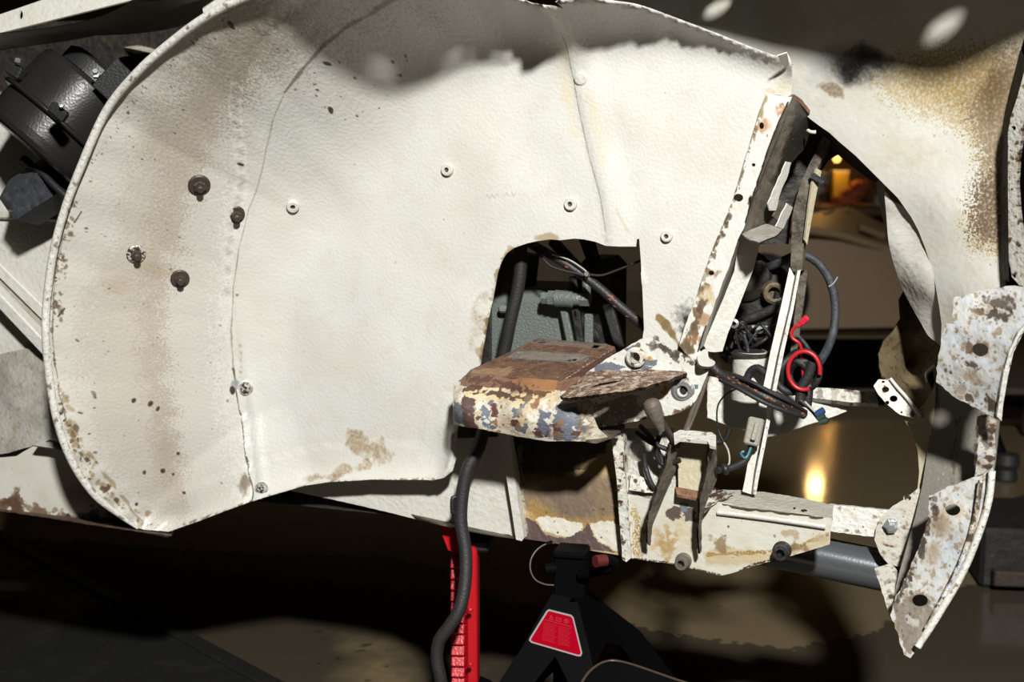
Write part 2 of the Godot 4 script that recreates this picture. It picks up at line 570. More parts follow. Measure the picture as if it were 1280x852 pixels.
class Tex:
	var w: int
	var h: int
	var d: PackedByteArray
	var s: Dictionary
	var host
	var nz: Array
	func _init(host_, s_: Dictionary, w_: int, h_: int, base: Color) -> void:
		host = host_; s = s_; w = w_; h = h_
		nz = [host.noise_a, host.noise_b, host.noise_c]
		var im := Image.create(w, h, false, Image.FORMAT_RGB8)
		im.fill(base)
		d = im.get_data()
	func at(px: float, py: float) -> Vector2:               # a place of the sheet, in texels
		var p: Vector2 = host.to_sheet(s.fr, s.hf, px, py)
		var r: Rect2 = s.box
		return Vector2((p.x - r.position.x) / r.size.x * w, (1.0 - (p.y - r.position.y) / r.size.y) * h)
	func mixin(k: int, c: Color, a: float) -> void:
		d[k] = int(d[k] + (c.r * 255.0 - d[k]) * a)
		d[k + 1] = int(d[k + 1] + (c.g * 255.0 - d[k + 1]) * a)
		d[k + 2] = int(d[k + 2] + (c.b * 255.0 - d[k + 2]) * a)
	func wash(which: int, lo: float, soft: float, c: Color, amt: float, zoom := 1) -> void:
		var nb: PackedByteArray = nz[which]
		for y in h:
			for x in w:
				var a := clampf((nb[((y / zoom) & 511) * 512 + ((x / zoom) & 511)] / 255.0 - lo) / soft, 0.0, 1.0) * amt
				if a > 0.0: mixin((y * w + x) * 3, c, a)
	func blob(px: float, py: float, rx: float, ry: float, turn: float, c: Color, amt := 1.0, soft := 0.3, rough := 0.5, which := 1, grain := 0.0) -> void:
		var o := at(px, py)
		var ex := (at(px + rx, py) - o).length()
		var ey := (at(px, py + ry) - o).length()
		var R := maxf(ex, ey) * (1.0 + rough)
		var nb: PackedByteArray = nz[which]
		var nf: PackedByteArray = nz[0]
		var cs := cos(deg_to_rad(turn)); var sn := sin(deg_to_rad(turn))
		for y in range(maxi(0, int(o.y - R)), mini(h, int(o.y + R) + 2)):
			for x in range(maxi(0, int(o.x - R)), mini(w, int(o.x + R) + 2)):
				var u := ((x - o.x) * cs + (y - o.y) * sn) / ex
				var v := (-(x - o.x) * sn + (y - o.y) * cs) / ey
				var e := sqrt(u * u + v * v) + rough * (nb[(y & 511) * 512 + (x & 511)] / 255.0 - 0.5) * 2.0
				var a := clampf((1.0 - e) / soft, 0.0, 1.0) * amt
				if grain > 0.0: a *= clampf(1.0 - grain * 2.0 * (0.75 - nf[((y * 2) & 511) * 512 + ((x * 2) & 511)] / 255.0), 0.0, 1.0)
				if a > 0.0: mixin((y * w + x) * 3, c, a)
	func poly(pts: Array, c: Color, amt := 1.0, edge := 6.0, grain := 0.0, which := 1, soft := false) -> void:
		var q := PackedVector2Array()
		for p in pts: q.append(at(p[0], p[1]))
		var r := Rect2(q[0], Vector2.ZERO)
		for p in q: r = r.expand(p)
		r = r.grow(edge * 1.5)
		var nb: PackedByteArray = nz[which]
		var nf: PackedByteArray = nz[0]
		for y in range(maxi(0, int(r.position.y)), mini(h, int(r.end.y) + 1)):
			for x in range(maxi(0, int(r.position.x)), mini(w, int(r.end.x) + 1)):
				var n1 := nb[(y & 511) * 512 + (x & 511)] / 255.0 - 0.5
				var n2 := nb[((y + 171) & 511) * 512 + ((x + 233) & 511)] / 255.0 - 0.5
				if not soft:
					n1 += (nf[((y * 2) & 511) * 512 + ((x * 2) & 511)] / 255.0 - 0.5) * 0.55
					n2 += (nf[((y * 2 + 99) & 511) * 512 + ((x * 2 + 57) & 511)] / 255.0 - 0.5) * 0.55
				else:
					n1 += (nf[((y * 3) & 511) * 512 + ((x * 3) & 511)] / 255.0 - 0.5) * 2.0
					n2 += (nf[((y * 3 + 99) & 511) * 512 + ((x * 3 + 57) & 511)] / 255.0 - 0.5) * 2.0
				if not Geometry2D.is_point_in_polygon(Vector2(x + n1 * edge * 3.0, y + n2 * edge * 3.0), q): continue
				var a := amt
				if grain > 0.0: a *= clampf(1.0 - grain * 3.0 * (0.6 - nf[((y * 2) & 511) * 512 + ((x * 2) & 511)] / 255.0), 0.0, 1.0)
				if a > 0.0: mixin((y * w + x) * 3, c, a)
	func stroke(pts: Array, width: float, c: Color, amt := 1.0, broken := 0.0, rough := 0.6) -> void:
		var nb: PackedByteArray = nz[1]
		var nf: PackedByteArray = nz[0]
		for i in pts.size() - 1:
			var a := at(pts[i][0], pts[i][1])
			var b := at(pts[i + 1][0], pts[i + 1][1])
			var half := width * (at(pts[i][0] + 10.0, pts[i][1]) - a).length() / 20.0
			var r := Rect2(a, Vector2.ZERO).expand(b).grow(half * 2.0 + 1.0)
			for y in range(maxi(0, int(r.position.y)), mini(h, int(r.end.y) + 1)):
				for x in range(maxi(0, int(r.position.x)), mini(w, int(r.end.x) + 1)):
					var p := Vector2(x, y)
					var e := p.distance_to(Geometry2D.get_closest_point_to_segment(p, a, b)) / half
					e += rough * (nb[(y & 511) * 512 + (x & 511)] / 255.0 - 0.5) * 2.0
					var k := clampf((1.0 - e) / 0.4, 0.0, 1.0) * amt
					if broken > 0.0: k *= clampf((nf[(y & 511) * 512 + (x & 511)] / 255.0 - broken) / 0.1, 0.0, 1.0)
					if k > 0.0: mixin((y * w + x) * 3, c, k)
	func specks(pts: Array, count: int, lo: float, hi: float, c: Color, amt := 1.0) -> void:
		var r := Rect2(Vector2(pts[0][0], pts[0][1]), Vector2.ZERO)
		var q := PackedVector2Array()
		for p in pts:
			r = r.expand(Vector2(p[0], p[1]))
			q.append(Vector2(p[0], p[1]))
		for i in count:
			var p := Vector2(host.rng.randf_range(r.position.x, r.end.x), host.rng.randf_range(r.position.y, r.end.y))
			if not Geometry2D.is_point_in_polygon(p, q): continue
			var s1: float = lerpf(lo, hi, host.rng.randf() ** 3)
			blob(p.x, p.y, s1, s1 * host.rng.randf_range(0.6, 1.4), host.rng.randf_range(0, 180), c, amt * host.rng.randf_range(0.5, 1.0), 0.5, 0.6)
	func along(pts: Array, count: int, lo: float, hi: float, spread: float, c: Color, amt := 0.9) -> void:   # chips scattered along a line
		for i in count:
			var k: int = host.rng.randi() % (pts.size() - 1)
			var u: float = host.rng.randf()
			var s1: float = lerpf(lo, hi, host.rng.randf() ** 2)
			blob(lerpf(pts[k][0], pts[k + 1][0], u) + host.rng.randf_range(-spread, spread), lerpf(pts[k][1], pts[k + 1][1], u) + host.rng.randf_range(-spread, spread), s1, s1 * host.rng.randf_range(.6, 2.2), host.rng.randf_range(-40, 40), c, amt * host.rng.randf_range(.5, 1.0), 0.3, 1.1)
	func tex() -> ImageTexture:
		return ImageTexture.create_from_image(Image.create_from_data(w, h, false, Image.FORMAT_RGB8, d))

func painted(name_: String, t: Tex, rough := 0.5, nt: Texture2D = null, ns := 0.4, tile := 4.0) -> StandardMaterial3D:
	var m := StandardMaterial3D.new()
	m.resource_name = name_
	m.albedo_texture = t.tex()
	m.albedo_color = Color(PAINT, PAINT, PAINT)
	m.texture_repeat = false
	m.roughness = rough
	if nt:                                                  # the relief of the undercoat lies on the sheet's own axes too
		m.normal_enabled = true
		m.normal_texture = nt
		m.normal_scale = ns
	return m

# ---------------------------------------------------------------- the scene
func _ready() -> void:
	rng.seed = 7
	cam_basis = Basis(Vector3.RIGHT, deg_to_rad(PITCH))
	var cam := Camera3D.new()
	cam.name = "camera"
	add_child(cam)
	cam.transform = Transform3D(cam_basis, CAM)
	cam.fov = FOV
	cam.near = 0.05
	var ca := CameraAttributesPhysical.new()
	ca.frustum_focal_length = 12.0 / tan(deg_to_rad(FOV / 2.0))
	ca.frustum_focus_distance = 1.66
	ca.exposure_aperture = 6.3
	cam.attributes = ca
	cam.fov = FOV
	var we := WorldEnvironment.new()
	we.name = "environment"
	var env := Environment.new()
	env.background_mode = Environment.BG_COLOR
	env.background_color = Color(0.02, 0.02, 0.02)
	env.tonemap_mode = Environment.TONE_MAPPER_LINEAR
	env.tonemap_exposure = 1.96
	env.sdfgi_enabled = true
	env.ssao_enabled = true
	env.ssil_enabled = true
	we.environment = env
	add_child(we)
	# the photographer's flash, held high above the camera
	var flash := SpotLight3D.new()
	flash.name = "camera_flash"
	add_child(flash)
	flash.position = Vector3(0.36, 2.34, 2.78)
	flash.look_at(Vector3(0.0, 0.72, 0.0))
	flash.spot_angle = 27.0
	flash.spot_angle_attenuation = 0.4
	flash.spot_range = 12.0
	flash.spot_attenuation = 2.0
	flash.light_energy = 11.6
	flash.light_color = Color(1.0, 1.0, 0.985)
	flash.light_size = 0.1
	flash.shadow_enabled = true

	car_frame = Transform3D(Basis(Vector3.UP, deg_to_rad(-YAW)), Vector3.ZERO)
	car_frame.origin = P(640, 426, 1.75)
	view_frame = Transform3D(cam_basis, P(640, 426, 1.75))
	noise_a = noise_bytes(11, 0.09, 3)
	noise_b = noise_bytes(12, 0.025, 5)
	noise_c = noise_bytes(13, 0.008, 5)
	materials()
	room()
	car = thing("stripped_car_body", "cream classic car shell with bare wheel housing, rusty battery tray and torn nose panel", "car body")
	housing()
	nose()
	strip_and_channel()
	tray()
	rails()
	right_brackets()
	left_bay()
	engine_things()
	wiring_things()
	jacks()
	background_things()

func materials() -> void:
	var fine := normal_tex(31, 0.05, 3, 5.0)
	var coarse := normal_tex(32, 0.02, 5, 8.0)
	var flake := normal_tex(33, 0.012, 5, 14.0)
	var cream := C(231, 229, 219)
	mat("cream_plain", Color.WHITE, 0.45, 0.0, fine, 0.3)
	M.cream_plain.albedo_texture = tile_tex(cream, [[2, .45, .4, C(222, 217, 203), .5, 0], [1, .64, .2, C(208, 199, 180), .4, 40], [0, .84, .06, C(150, 128, 100), .5, 90]])
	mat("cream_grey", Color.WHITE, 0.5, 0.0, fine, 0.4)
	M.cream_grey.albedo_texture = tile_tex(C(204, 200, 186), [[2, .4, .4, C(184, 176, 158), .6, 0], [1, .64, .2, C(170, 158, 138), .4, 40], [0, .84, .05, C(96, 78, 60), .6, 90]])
	mat("cream_chipped", Color.WHITE, 0.5, 0.0, fine, 0.5)
	M.cream_chipped.albedo_texture = tile_tex(C(236, 234, 226), [[1, .60, .25, C(214, 200, 174), .5, 40], [1, .74, .06, C(122, 100, 76), .7, 140], [0, .80, .05, C(72, 60, 50), .7, 90]])
	mat("white_rust", Color.WHITE, 0.55, 0.0, flake, 0.7, 5.0)
	M.white_rust.albedo_texture = tile_tex(C(230, 227, 217), [[2, .5, .3, C(216, 200, 170), .5, 0], [1, .64, .06, C(136, 106, 78), .9, 40], [1, .68, .05, C(76, 58, 48), .9, 40], [0, .76, .06, C(70, 56, 44), .8, 90]])
	mat("strip_rust", Color.WHITE, 0.5, 0.0, fine, 0.5, 5.0)
	M.strip_rust.albedo_texture = tile_tex(C(234, 230, 220), [[2, .52, .3, C(226, 210, 178), .5, 60], [1, .68, .08, C(156, 124, 88), .7, 200], [1, .75, .05, C(92, 66, 46), .9, 200], [0, .80, .05, C(76, 60, 46), .8, 20]])
	mat("flaking", Color.WHITE, 0.55, 0.0, flake, 0.8, 5.0)                # white over blue-grey primer over rust
	M.flaking.albedo_texture = tile_tex(C(226, 218, 200), [[2, .42, .3, C(206, 182, 140), .7, 10], [1, .54, .03, C(106, 112, 124), .95, 70], [1, .55, .03, C(84, 58, 46), .95, 250], [0, .66, .06, C(96, 66, 44), .9, 20]])
	mat("flaking_white", Color.WHITE, 0.5, 0.0, flake, 0.6, 5.0)
	M.flaking_white.albedo_texture = tile_tex(C(230, 227, 218), [[2, .45, .3, C(222, 208, 180), .6, 10], [1, .60, .03, C(112, 118, 128), .95, 70], [1, .64, .03, C(150, 112, 60), .9, 250], [0, .74, .06, C(96, 66, 44), .9, 20]])
	mat("blade_rust", Color.WHITE, 0.65, 0.0, flake, 0.9, 5.0)
	M.blade_rust.albedo_texture = tile_tex(C(150, 124, 104), [[2, .42, .3, C(118, 88, 70), .8, 10], [1, .52, .1, C(206, 192, 172), .8, 70], [1, .58, .06, C(104, 72, 56), .9, 250], [0, .66, .06, C(220, 210, 196), .8, 20]])
	mat("grime_stop", C(112, 100, 88), 0.55, 0.0, coarse, 0.5, 8.0)
	mat("torn_flange", Color.WHITE, 0.5, 0.0, flake, 0.9, 5.0)
	M.torn_flange.albedo_texture = tile_tex(C(224, 222, 216), [[2, .40, .25, C(208, 194, 172), .8, 310], [1, .52, .08, C(168, 142, 112), .85, 120], [1, .60, .05, C(84, 68, 56), .9, 120], [2, .60, .08, C(204, 212, 220), .8, 90], [0, .68, .06, C(66, 54, 44), .8, 20]])
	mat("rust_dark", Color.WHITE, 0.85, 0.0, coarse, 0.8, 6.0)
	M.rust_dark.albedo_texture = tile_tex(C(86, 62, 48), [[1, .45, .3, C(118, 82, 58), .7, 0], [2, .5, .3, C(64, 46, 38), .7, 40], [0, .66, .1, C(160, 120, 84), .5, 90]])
	mat("rust_brown", Color.WHITE, 0.8, 0.0, coarse, 0.7, 6.0)
	M.rust_brown.albedo_texture = tile_tex(C(134, 94, 68), [[1, .45, .3, C(112, 74, 54), .8, 0], [2, .5, .2, C(168, 128, 96), .6, 40], [0, .66, .1, C(206, 176, 140), .5, 90]])
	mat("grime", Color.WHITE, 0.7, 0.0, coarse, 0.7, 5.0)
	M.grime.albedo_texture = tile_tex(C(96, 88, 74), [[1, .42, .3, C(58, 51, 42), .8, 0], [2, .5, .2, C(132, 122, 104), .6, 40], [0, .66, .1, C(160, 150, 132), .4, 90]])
	mat("grime_dark", Color.WHITE, 0.7, 0.0, coarse, 0.7, 5.0)
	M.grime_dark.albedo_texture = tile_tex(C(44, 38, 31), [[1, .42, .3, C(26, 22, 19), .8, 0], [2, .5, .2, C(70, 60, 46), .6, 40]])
	mat("grey_inner", Color.WHITE, 0.45, 0.0, fine, 0.5, 5.0)
	M.grey_inner.albedo_texture = tile_tex(C(186, 182, 172), [[2, .45, .3, C(168, 160, 146), .7, 0], [1, .60, .3, C(130, 116, 96), .5, 40]])
	mat("beige_dirty_shaded", Color.WHITE, 0.5, 0.0, fine, 0.15, 5.0)  # dirty beige, darkened for the shadow over the lamp bowl
	M.beige_dirty_shaded.albedo_texture = tile_tex(C(128, 112, 84), [[2, .45, .3, C(112, 95, 68), .7, 0], [1, .62, .08, C(84, 66, 48), .8, 40], [0, .76, .06, C(60, 48, 38), .8, 90]])
	mat("beige_clean", C(206, 194, 164), 0.5, 0.0, fine, 0.3)
	mat("bolt_brown", C(84, 70, 62), 0.5, 0.4, coarse, 0.4, 10.0)
	mat("bolt_chipped", Color.WHITE, 0.5, 0.2, fine, 0.3, 14.0)
	M.bolt_chipped.albedo_texture = tile_tex(C(210, 204, 192), [[1, .5, .04, C(64, 54, 48), 1.0, 60]], 256)
	mat("grey_washer", C(150, 148, 142), 0.5, 0.4, fine, 0.4, 10.0)
	mat("black_enamel", C(38, 35, 34), 0.3, 0.0, fine, 0.12, 8.0)
	mat("black_plastic", C(34, 33, 34), 0.5, 0.0, fine, 0.3, 8.0)
	mat("black_rubber", C(38, 37, 38), 0.6, 0.0, fine, 0.3, 8.0)
	mat("black_rubber_dusty", Color.WHITE, 0.65, 0.0, coarse, 0.5, 6.0)
	M.black_rubber_dusty.albedo_texture = tile_tex(C(60, 62, 68), [[1, .5, .3, C(84, 86, 92), .6, 0], [2, .5, .2, C(44, 44, 48), .6, 40]], 256)
	mat("engine_grey", C(122, 128, 122), 0.45, 0.2, fine, 0.6, 8.0)
	mat("engine_dark", C(44, 42, 40), 0.5, 0.1, coarse, 0.6, 6.0)
	mat("steel", C(176, 178, 178), 0.32, 0.9, fine, 0.15, 8.0)
	mat("zinc", C(190, 192, 190), 0.4, 0.6, fine, 0.2, 8.0)
	mat("tube_grey", C(138, 143, 148), 0.2, 0.65, fine, 0.05, 8.0)
	mat("matte_black", C(8, 8, 8), 1.0).metallic_specular = 0.05
	mat("red_paint", C(206, 20, 34), 0.35, 0.0, fine, 0.25, 8.0)
	mat("jack_black", C(9, 9, 11), 0.6, 0.0, fine, 0.06, 8.0).metallic_specular = 0.12
	mat("red_wire", C(206, 30, 40), 0.4)
	mat("red_terminal", C(226, 40, 66), 0.35)
	mat("blue_plastic", C(52, 76, 128), 0.4)
	mat("teal_wire", C(70, 134, 148), 0.4)
	mat("green_plastic", C(44, 66, 56), 0.45)
	mat("white_wire", C(190, 188, 178), 0.5)
	mat("connector_grey", C(170, 166, 152), 0.5, 0.0, fine, 0.3, 8.0)
	mat("loom_black", C(44, 40, 42), 0.5, 0.0, fine, 0.4, 12.0)
	mat("thread_orange", C(164, 92, 52), 0.6)
	mat("floor_concrete", Color.WHITE, 0.1, 0.0, fine, 0.05, 3.0)
	M.floor_concrete.albedo_texture = tile_tex(C(146, 130, 102), [[2, .4, .4, C(128, 113, 88), .6, 0], [1, .52, .3, C(158, 142, 112), .4, 40], [0, .84, .04, C(40, 34, 28), .6, 90]])
	mat("rubber_mat", Color.WHITE, 0.6, 0.0, coarse, 0.3, 2.0)
	M.rubber_mat.albedo_texture = tile_tex(C(26, 25, 25), [[2, .5, .3, C(38, 37, 37), .7, 0], [0, .76, .06, C(70, 68, 66), .5, 90]])
	mat("wall_brown", Color.WHITE, 0.8, 0.0, coarse, 0.2, 1.0)
	M.wall_brown.albedo_texture = tile_tex(C(112, 94, 70), [[2, .45, .4, C(96, 79, 58), .6, 0]])
	mat("ceiling_paint", C(120, 112, 98), 0.9)
	mat("far_paint", C(150, 122, 88), 0.5, 0.0, fine, 0.2)
	mat("far_paint_lit", C(168, 144, 110), 0.5, 0.0, fine, 0.2)  # the flank's paint again, lightened for the light on the bonnet
	mat("orange_cloth", C(214, 106, 58), 0.8, 0.0, coarse, 0.8, 6.0)
	mat("cloth_white", C(214, 206, 188), 0.8, 0.0, coarse, 0.8, 6.0)
	mat("yellow_plastic", C(190, 166, 50), 0.5)
	mat("handle_red", C(96, 26, 26), 0.5)
	mat("stool_rim", C(74, 60, 48), 0.4)
	var lg: StandardMaterial3D = mat("lamp_glow", C(255, 214, 120), 0.5)
	lg.emission_enabled = true
	lg.emission = C(255, 190, 90)
	lg.emission_energy_multiplier = 2.0
	var wg: StandardMaterial3D = mat("wall_glow", C(255, 214, 150), 0.5)
	wg.emission_enabled = true
	wg.emission = C(255, 206, 130)
	wg.emission_energy_multiplier = 0.8
	var tg: StandardMaterial3D = mat("tube_glow", C(255, 230, 190), 0.5)
	tg.emission_enabled = true
	tg.emission = C(255, 222, 170)
	tg.emission_energy_multiplier = 2.5
	mat("wood", C(116, 84, 56), 0.7, 0.0, coarse, 0.4)
	mat("wood_dark", C(58, 42, 32), 0.7, 0.0, coarse, 0.4)

func room() -> void:
	# the floor: brown paint, a darker zone at the front of the car, a warm glow painted tan
	var fr := Transform3D(Basis(Vector3.RIGHT, Vector3.FORWARD, Vector3.UP), Vector3.ZERO)
	var zero := func(_x, _y): return 0.0
	var r := Rect2(-5.4, -5.0, 10.8, 12.0)
	var ring := PackedVector2Array([r.position, Vector2(r.end.x, r.position.y), r.end, Vector2(r.position.x, r.end.y)])
	var su := {"fr": fr, "hf": zero, "out": ring, "box": r, "holes": []}
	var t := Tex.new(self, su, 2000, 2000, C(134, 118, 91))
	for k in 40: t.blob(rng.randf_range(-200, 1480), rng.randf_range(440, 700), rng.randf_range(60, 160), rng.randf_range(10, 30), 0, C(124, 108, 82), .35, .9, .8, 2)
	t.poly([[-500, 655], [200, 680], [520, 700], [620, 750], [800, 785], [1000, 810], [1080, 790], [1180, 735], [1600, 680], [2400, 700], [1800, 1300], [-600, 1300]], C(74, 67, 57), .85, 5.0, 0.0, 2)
	t.blob(470, 830, 66, 62, 0, C(150, 131, 98), .95, .7, .5, 1, .2)  # warm light on the floor, painted in as a tan patch
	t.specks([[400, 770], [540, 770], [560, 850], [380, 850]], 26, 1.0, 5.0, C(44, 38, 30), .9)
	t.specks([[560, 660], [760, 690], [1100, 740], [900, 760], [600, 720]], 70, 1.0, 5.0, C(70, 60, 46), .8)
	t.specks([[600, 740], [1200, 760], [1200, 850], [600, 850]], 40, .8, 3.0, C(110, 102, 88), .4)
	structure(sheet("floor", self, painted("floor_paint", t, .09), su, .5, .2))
	structure(box("wall_back", self, M.wall_brown, Vector3(0, 1.6, -6.6), Vector3(11.0, 3.4, 0.2)))
	structure(box("wall_front", self, M.wall_brown, Vector3(0, 1.6, 4.6), Vector3(11.0, 3.4, 0.2)))
	structure(box("wall_left", self, M.wall_brown, Vector3(-5.1, 1.6, -1.0), Vector3(0.2, 3.4, 11.2)))
	structure(box("wall_right", self, M.wall_brown, Vector3(5.1, 1.6, -1.0), Vector3(0.2, 3.4, 11.2)))
	structure(box("ceiling", self, M.ceiling_paint, Vector3(0, 3.4, -1.0), Vector3(11.0, 0.2, 12.0)))

const LIP := [[211, 664, 0.05, 0.1], [169, 659, 0.08, 0.15], [141, 639, 0.105, 0.19], [116, 618, 0.13, 0.23], [95, 590, 0.15, 0.25], [79, 558, 0.165, 0.27], [67, 520, 0.175, 0.28], [60, 481, 0.18, 0.28], [56, 446, 0.185, 0.28], [54, 420, 0.19, 0.28], [55, 381, 0.19, 0.28], [62, 324, 0.195, 0.28], [75, 270, 0.2, 0.28], [95, 215, 0.205, 0.28], [129, 139, 0.21, 0.28], [168, 90, 0.22, 0.27], [207, 55, 0.225, 0.26], [253, 21, 0.235, 0.25], [305, -4, 0.24, 0.24], [360, -22, 0.24, 0.22], [430, -34, 0.245, 0.2], [520, -32, 0.22, 0.165], [600, -18, 0.15, 0.13], [655, 0, 0.112, 0.11], [676, 5, 0.135, 0.11], [700, -1, 0.115, 0.10], [730, -5, 0.118, 0.10], [760, -1, 0.105, 0.09], [800, 6, 0.08, 0.08], [855, 26, 0.052, 0.065], [900, 43, 0.038, 0.05], [940, 59, 0.03, 0.05], [972, 70, 0.03, 0.045], [984, 66, 0.025, 0.04], [989, 80, 0.02, 0.04]]
const BOTTOM := [[211, 664], [246, 652], [282, 638], [312, 627], [338, 619], [380, 607], [413, 602], [464, 599], [540, 600], [555, 597], [566, 588], [571, 572], [572, 540]]
const SEAM := [[520, -12], [470, 10], [430, 34], [405, 55], [378, 85], [355, 115], [340, 150], [332, 185], [322, 230], [310, 262], [298, 310], [291, 360], [289, 410], [291, 460], [298, 510], [305, 560], [312, 600], [313, 630]]
const CREASE := [[692, 5], [700, 40], [712, 80], [722, 130], [735, 190], [750, 245], [757, 290]]
const FOLD := [[752, 40], [760, 90], [772, 160], [786, 220], [797, 270], [800, 310]]

func line_local(pts: Array, z := 0.0) -> PackedVector2Array:
	var inv := car_frame.affine_inverse()
	var out := PackedVector2Array()
	for p in pts:
		var q := inv * Q(p[0], p[1], p[2] if p.size() > 2 else z)
		out.append(Vector2(q.x, q.y))
	return out

func near_line(l: PackedVector2Array, p: Vector2) -> Array:    # distance, where along it (index + share), side (+ is left of its direction)
	var best := 1e9
	var where := 0.0
	var side := 1.0
	for i in l.size() - 1:
		var a := l[i]
		var ab := l[i + 1] - a
		var t := clampf((p - a).dot(ab) / ab.length_squared(), 0.0, 1.0)
		var d := p.distance_squared_to(a + ab * t)
		if d < best:
			best = d
			where = i + t
			side = signf(ab.cross(p - a))
	return [sqrt(best), where, side]

func housing() -> void:
	var lip := line_local(LIP)
	var kk := [1.5, 1.7, 2.2, 3.0, 3.5, 3.8, 3.8]
	var lip_w := PackedFloat32Array()
	for i in lip.size(): lip_w.append(lip[maxi(i - 1, 0)].distance_to(lip[mini(i + 1, lip.size() - 1)]))
	var seam := line_local(SEAM, 0.03)
	var crease := line_local(CREASE)
	var fold := line_local(FOLD)
	var bottom := line_local(BOTTOM, 0.0)
	var fn := FastNoiseLite.new()
	fn.seed = 5
	fn.frequency = 5.0
	fn.fractal_octaves = 2
	var base_h := func(x: float, y: float) -> float:
		var p := Vector2(x, y)
		var sw := 0.0
		var A := 0.0
		var W := 0.0
		var K := 0.0
		for i in lip.size():
			var w := lip_w[i] / pow(p.distance_squared_to(lip[i]) + 0.0003, 1.9)
			sw += w
			A += LIP[i][2] * w
			W += LIP[i][3] * w
			K += kk[clampi(i - 17, 0, 6)] * w
		var z := A / sw * pow(clampf(1.0 - near_line(lip, p)[0] / W * sw, 0.0, 1.0), K / sw)
		z += 0.0035 * fn.get_noise_2d(x, y)
		return z
	var hf := func(x: float, y: float) -> float:
		var p := Vector2(x, y)
		var z: float = base_h.call(x, y)
		var s := near_line(seam, p)
		if s[0] < 0.12:
			if s[2] < 0.0: z += 0.0035 * exp(-s[0] / 0.03)           # the outer band lies over the inner panel
			else: z -= 0.002 * exp(-s[0] / 0.004)
			z += 0.0022 * exp(-pow((s[0] - 0.013) / 0.006, 2.0)) * (1.0 if s[2] > 0.0 else 0.0)
		var c := near_line(crease, p)
		if c[0] < 0.08 and c[1] > 0.0:
			var f := near_line(fold, p)
			var u: float = c[0] * c[2]
			if u > 0.0:
				var w: float = c[0] + f[0]
				z += 0.0028 * clampf(u / 0.006, 0, 1) * clampf(f[0] / 0.025, 0, 1) * clampf((w - 0.0) / 0.03, 0, 1) if f[2] < 0.0 else 0.0
		var b := near_line(bottom, p)
		if b[0] < 0.05: z += 0.016 * exp(-b[0] / 0.009) + 0.006 * exp(-b[0] / 0.03)
		return z
	var outline := []
	var flat := []
	for p in LIP: flat.append(Vector3(p[0], p[1], 0.0))
	var curve := smooth_path(flat, 9.0)
	for p in curve: outline.append([p.x, p.y])
	outline.append_array([[990, 100], [989, 121], [962, 117], [953, 140], [944, 180], [925, 245], [905, 292], [890, 330], [868, 395], [852, 440], [862, 452], [846, 446], [820, 436], [803, 424],
		[805, 411], [803, 362], [801, 323], [799, 298], [796, 299], [795, 308], [776, 308], [757, 307], [744, 302], [730, 299], [718, 298], [700, 300], [688, 299], [672, 301], [659, 304], [650, 307], [642, 310], [634, 316], [629, 323], [625, 332], [622, 342], [619, 358], [616, 375], [612, 392], [609, 408], [606, 424], [603, 440], [601, 455], [588, 470], [576, 478], [572, 500]])
	for i in range(BOTTOM.size() - 1, 0, -1): outline.append(BOTTOM[i])
	var s := surf(outline, hf, car_frame)
	var t := Tex.new(self, s, 1120, 800, C(234, 232, 224))
	t.wash(2, 0.45, 0.4, C(226, 220, 206), 0.5, 2)
	t.wash(1, 0.55, 0.3, C(222, 217, 205), 0.3)
	t.poly([[345, -40], [340, 60], [310, 120], [288, 200], [280, 280], [272, 360], [268, 440], [275, 520], [290, 600], [296, 640], [205, 670], [40, 500], [50, 300], [140, 100], [260, -20]], C(214, 208, 197), 0.7, 12.0, 0.0, 0, true)
	# road dirt left on the band behind the lip, darker and browner towards its middle
	var band := [[345, -20], [345, 60], [320, 95], [290, 130], [262, 185], [240, 240], [225, 300], [212, 350], [207, 400], [212, 470], [218, 530], [228, 590], [240, 645], [205, 655], [160, 610], [125, 560], [103, 500], [97, 430], [105, 370], [128, 320], [150, 260], [165, 200], [190, 150], [230, 90], [270, 40], [300, -10]]
	t.poly(band, C(199, 186, 171), 0.55, 9.0, 0.3, 1, true)
	t.poly([[340, -10], [322, 80], [285, 128], [258, 182], [236, 240], [220, 300], [205, 360], [200, 400], [207, 470], [214, 530], [226, 600], [234, 640], [205, 600], [188, 520], [175, 440], [172, 380], [180, 310], [190, 260], [205, 200], [225, 140], [255, 90], [290, 40]], C(186, 169, 152), 0.6, 10.0, 0.35, 1, true)
	t.poly([[300, 0], [420, -20], [560, -10], [540, 10], [430, 20], [390, 55], [350, 95], [320, 90], [260, 110], [215, 150], [190, 190], [175, 170], [230, 90]], C(176, 164, 146), 0.5, 12.0, 0.4, 1, true)
	t.blob(150, 355, 26, 18, 20, C(186, 164, 138), 0.5, 0.8, 0.7, 1, 0.4)
	t.blob(195, 335, 22, 16, -30, C(184, 165, 140), 0.6, 0.8, 0.7, 1, 0.4)
	t.blob(205, 560, 18, 60, 8, C(184, 166, 150), 0.5, 0.8, 0.6, 1, 0.3)
	t.blob(200, 175, 50, 22, -40, C(184, 170, 152), 0.5, 0.9, 0.6, 1, 0.3)
	# dark chips along the lip
	var lipin := []
	for p in LIP.slice(0, 20): lipin.append([p[0] + 9, p[1] + 2])
	t.along([[103, 217], [85, 254], [80, 285], [71, 324], [66, 368], [63, 407], [66, 450], [72, 490], [80, 525], [92, 560], [108, 590], [130, 615], [155, 640], [180, 655], [205, 660]], 100, .5, 2.2, 2.5, C(70, 58, 46))
	t.stroke([[103, 217], [85, 254], [78, 290], [70, 330], [66, 368], [65, 407], [67, 450], [73, 490], [82, 525]], 2.0, C(92, 80, 66), .6)
	t.along([[112, 206], [150, 150], [196, 92], [240, 52], [280, 26]], 50, .5, 1.6, 4.0, C(84, 74, 62))
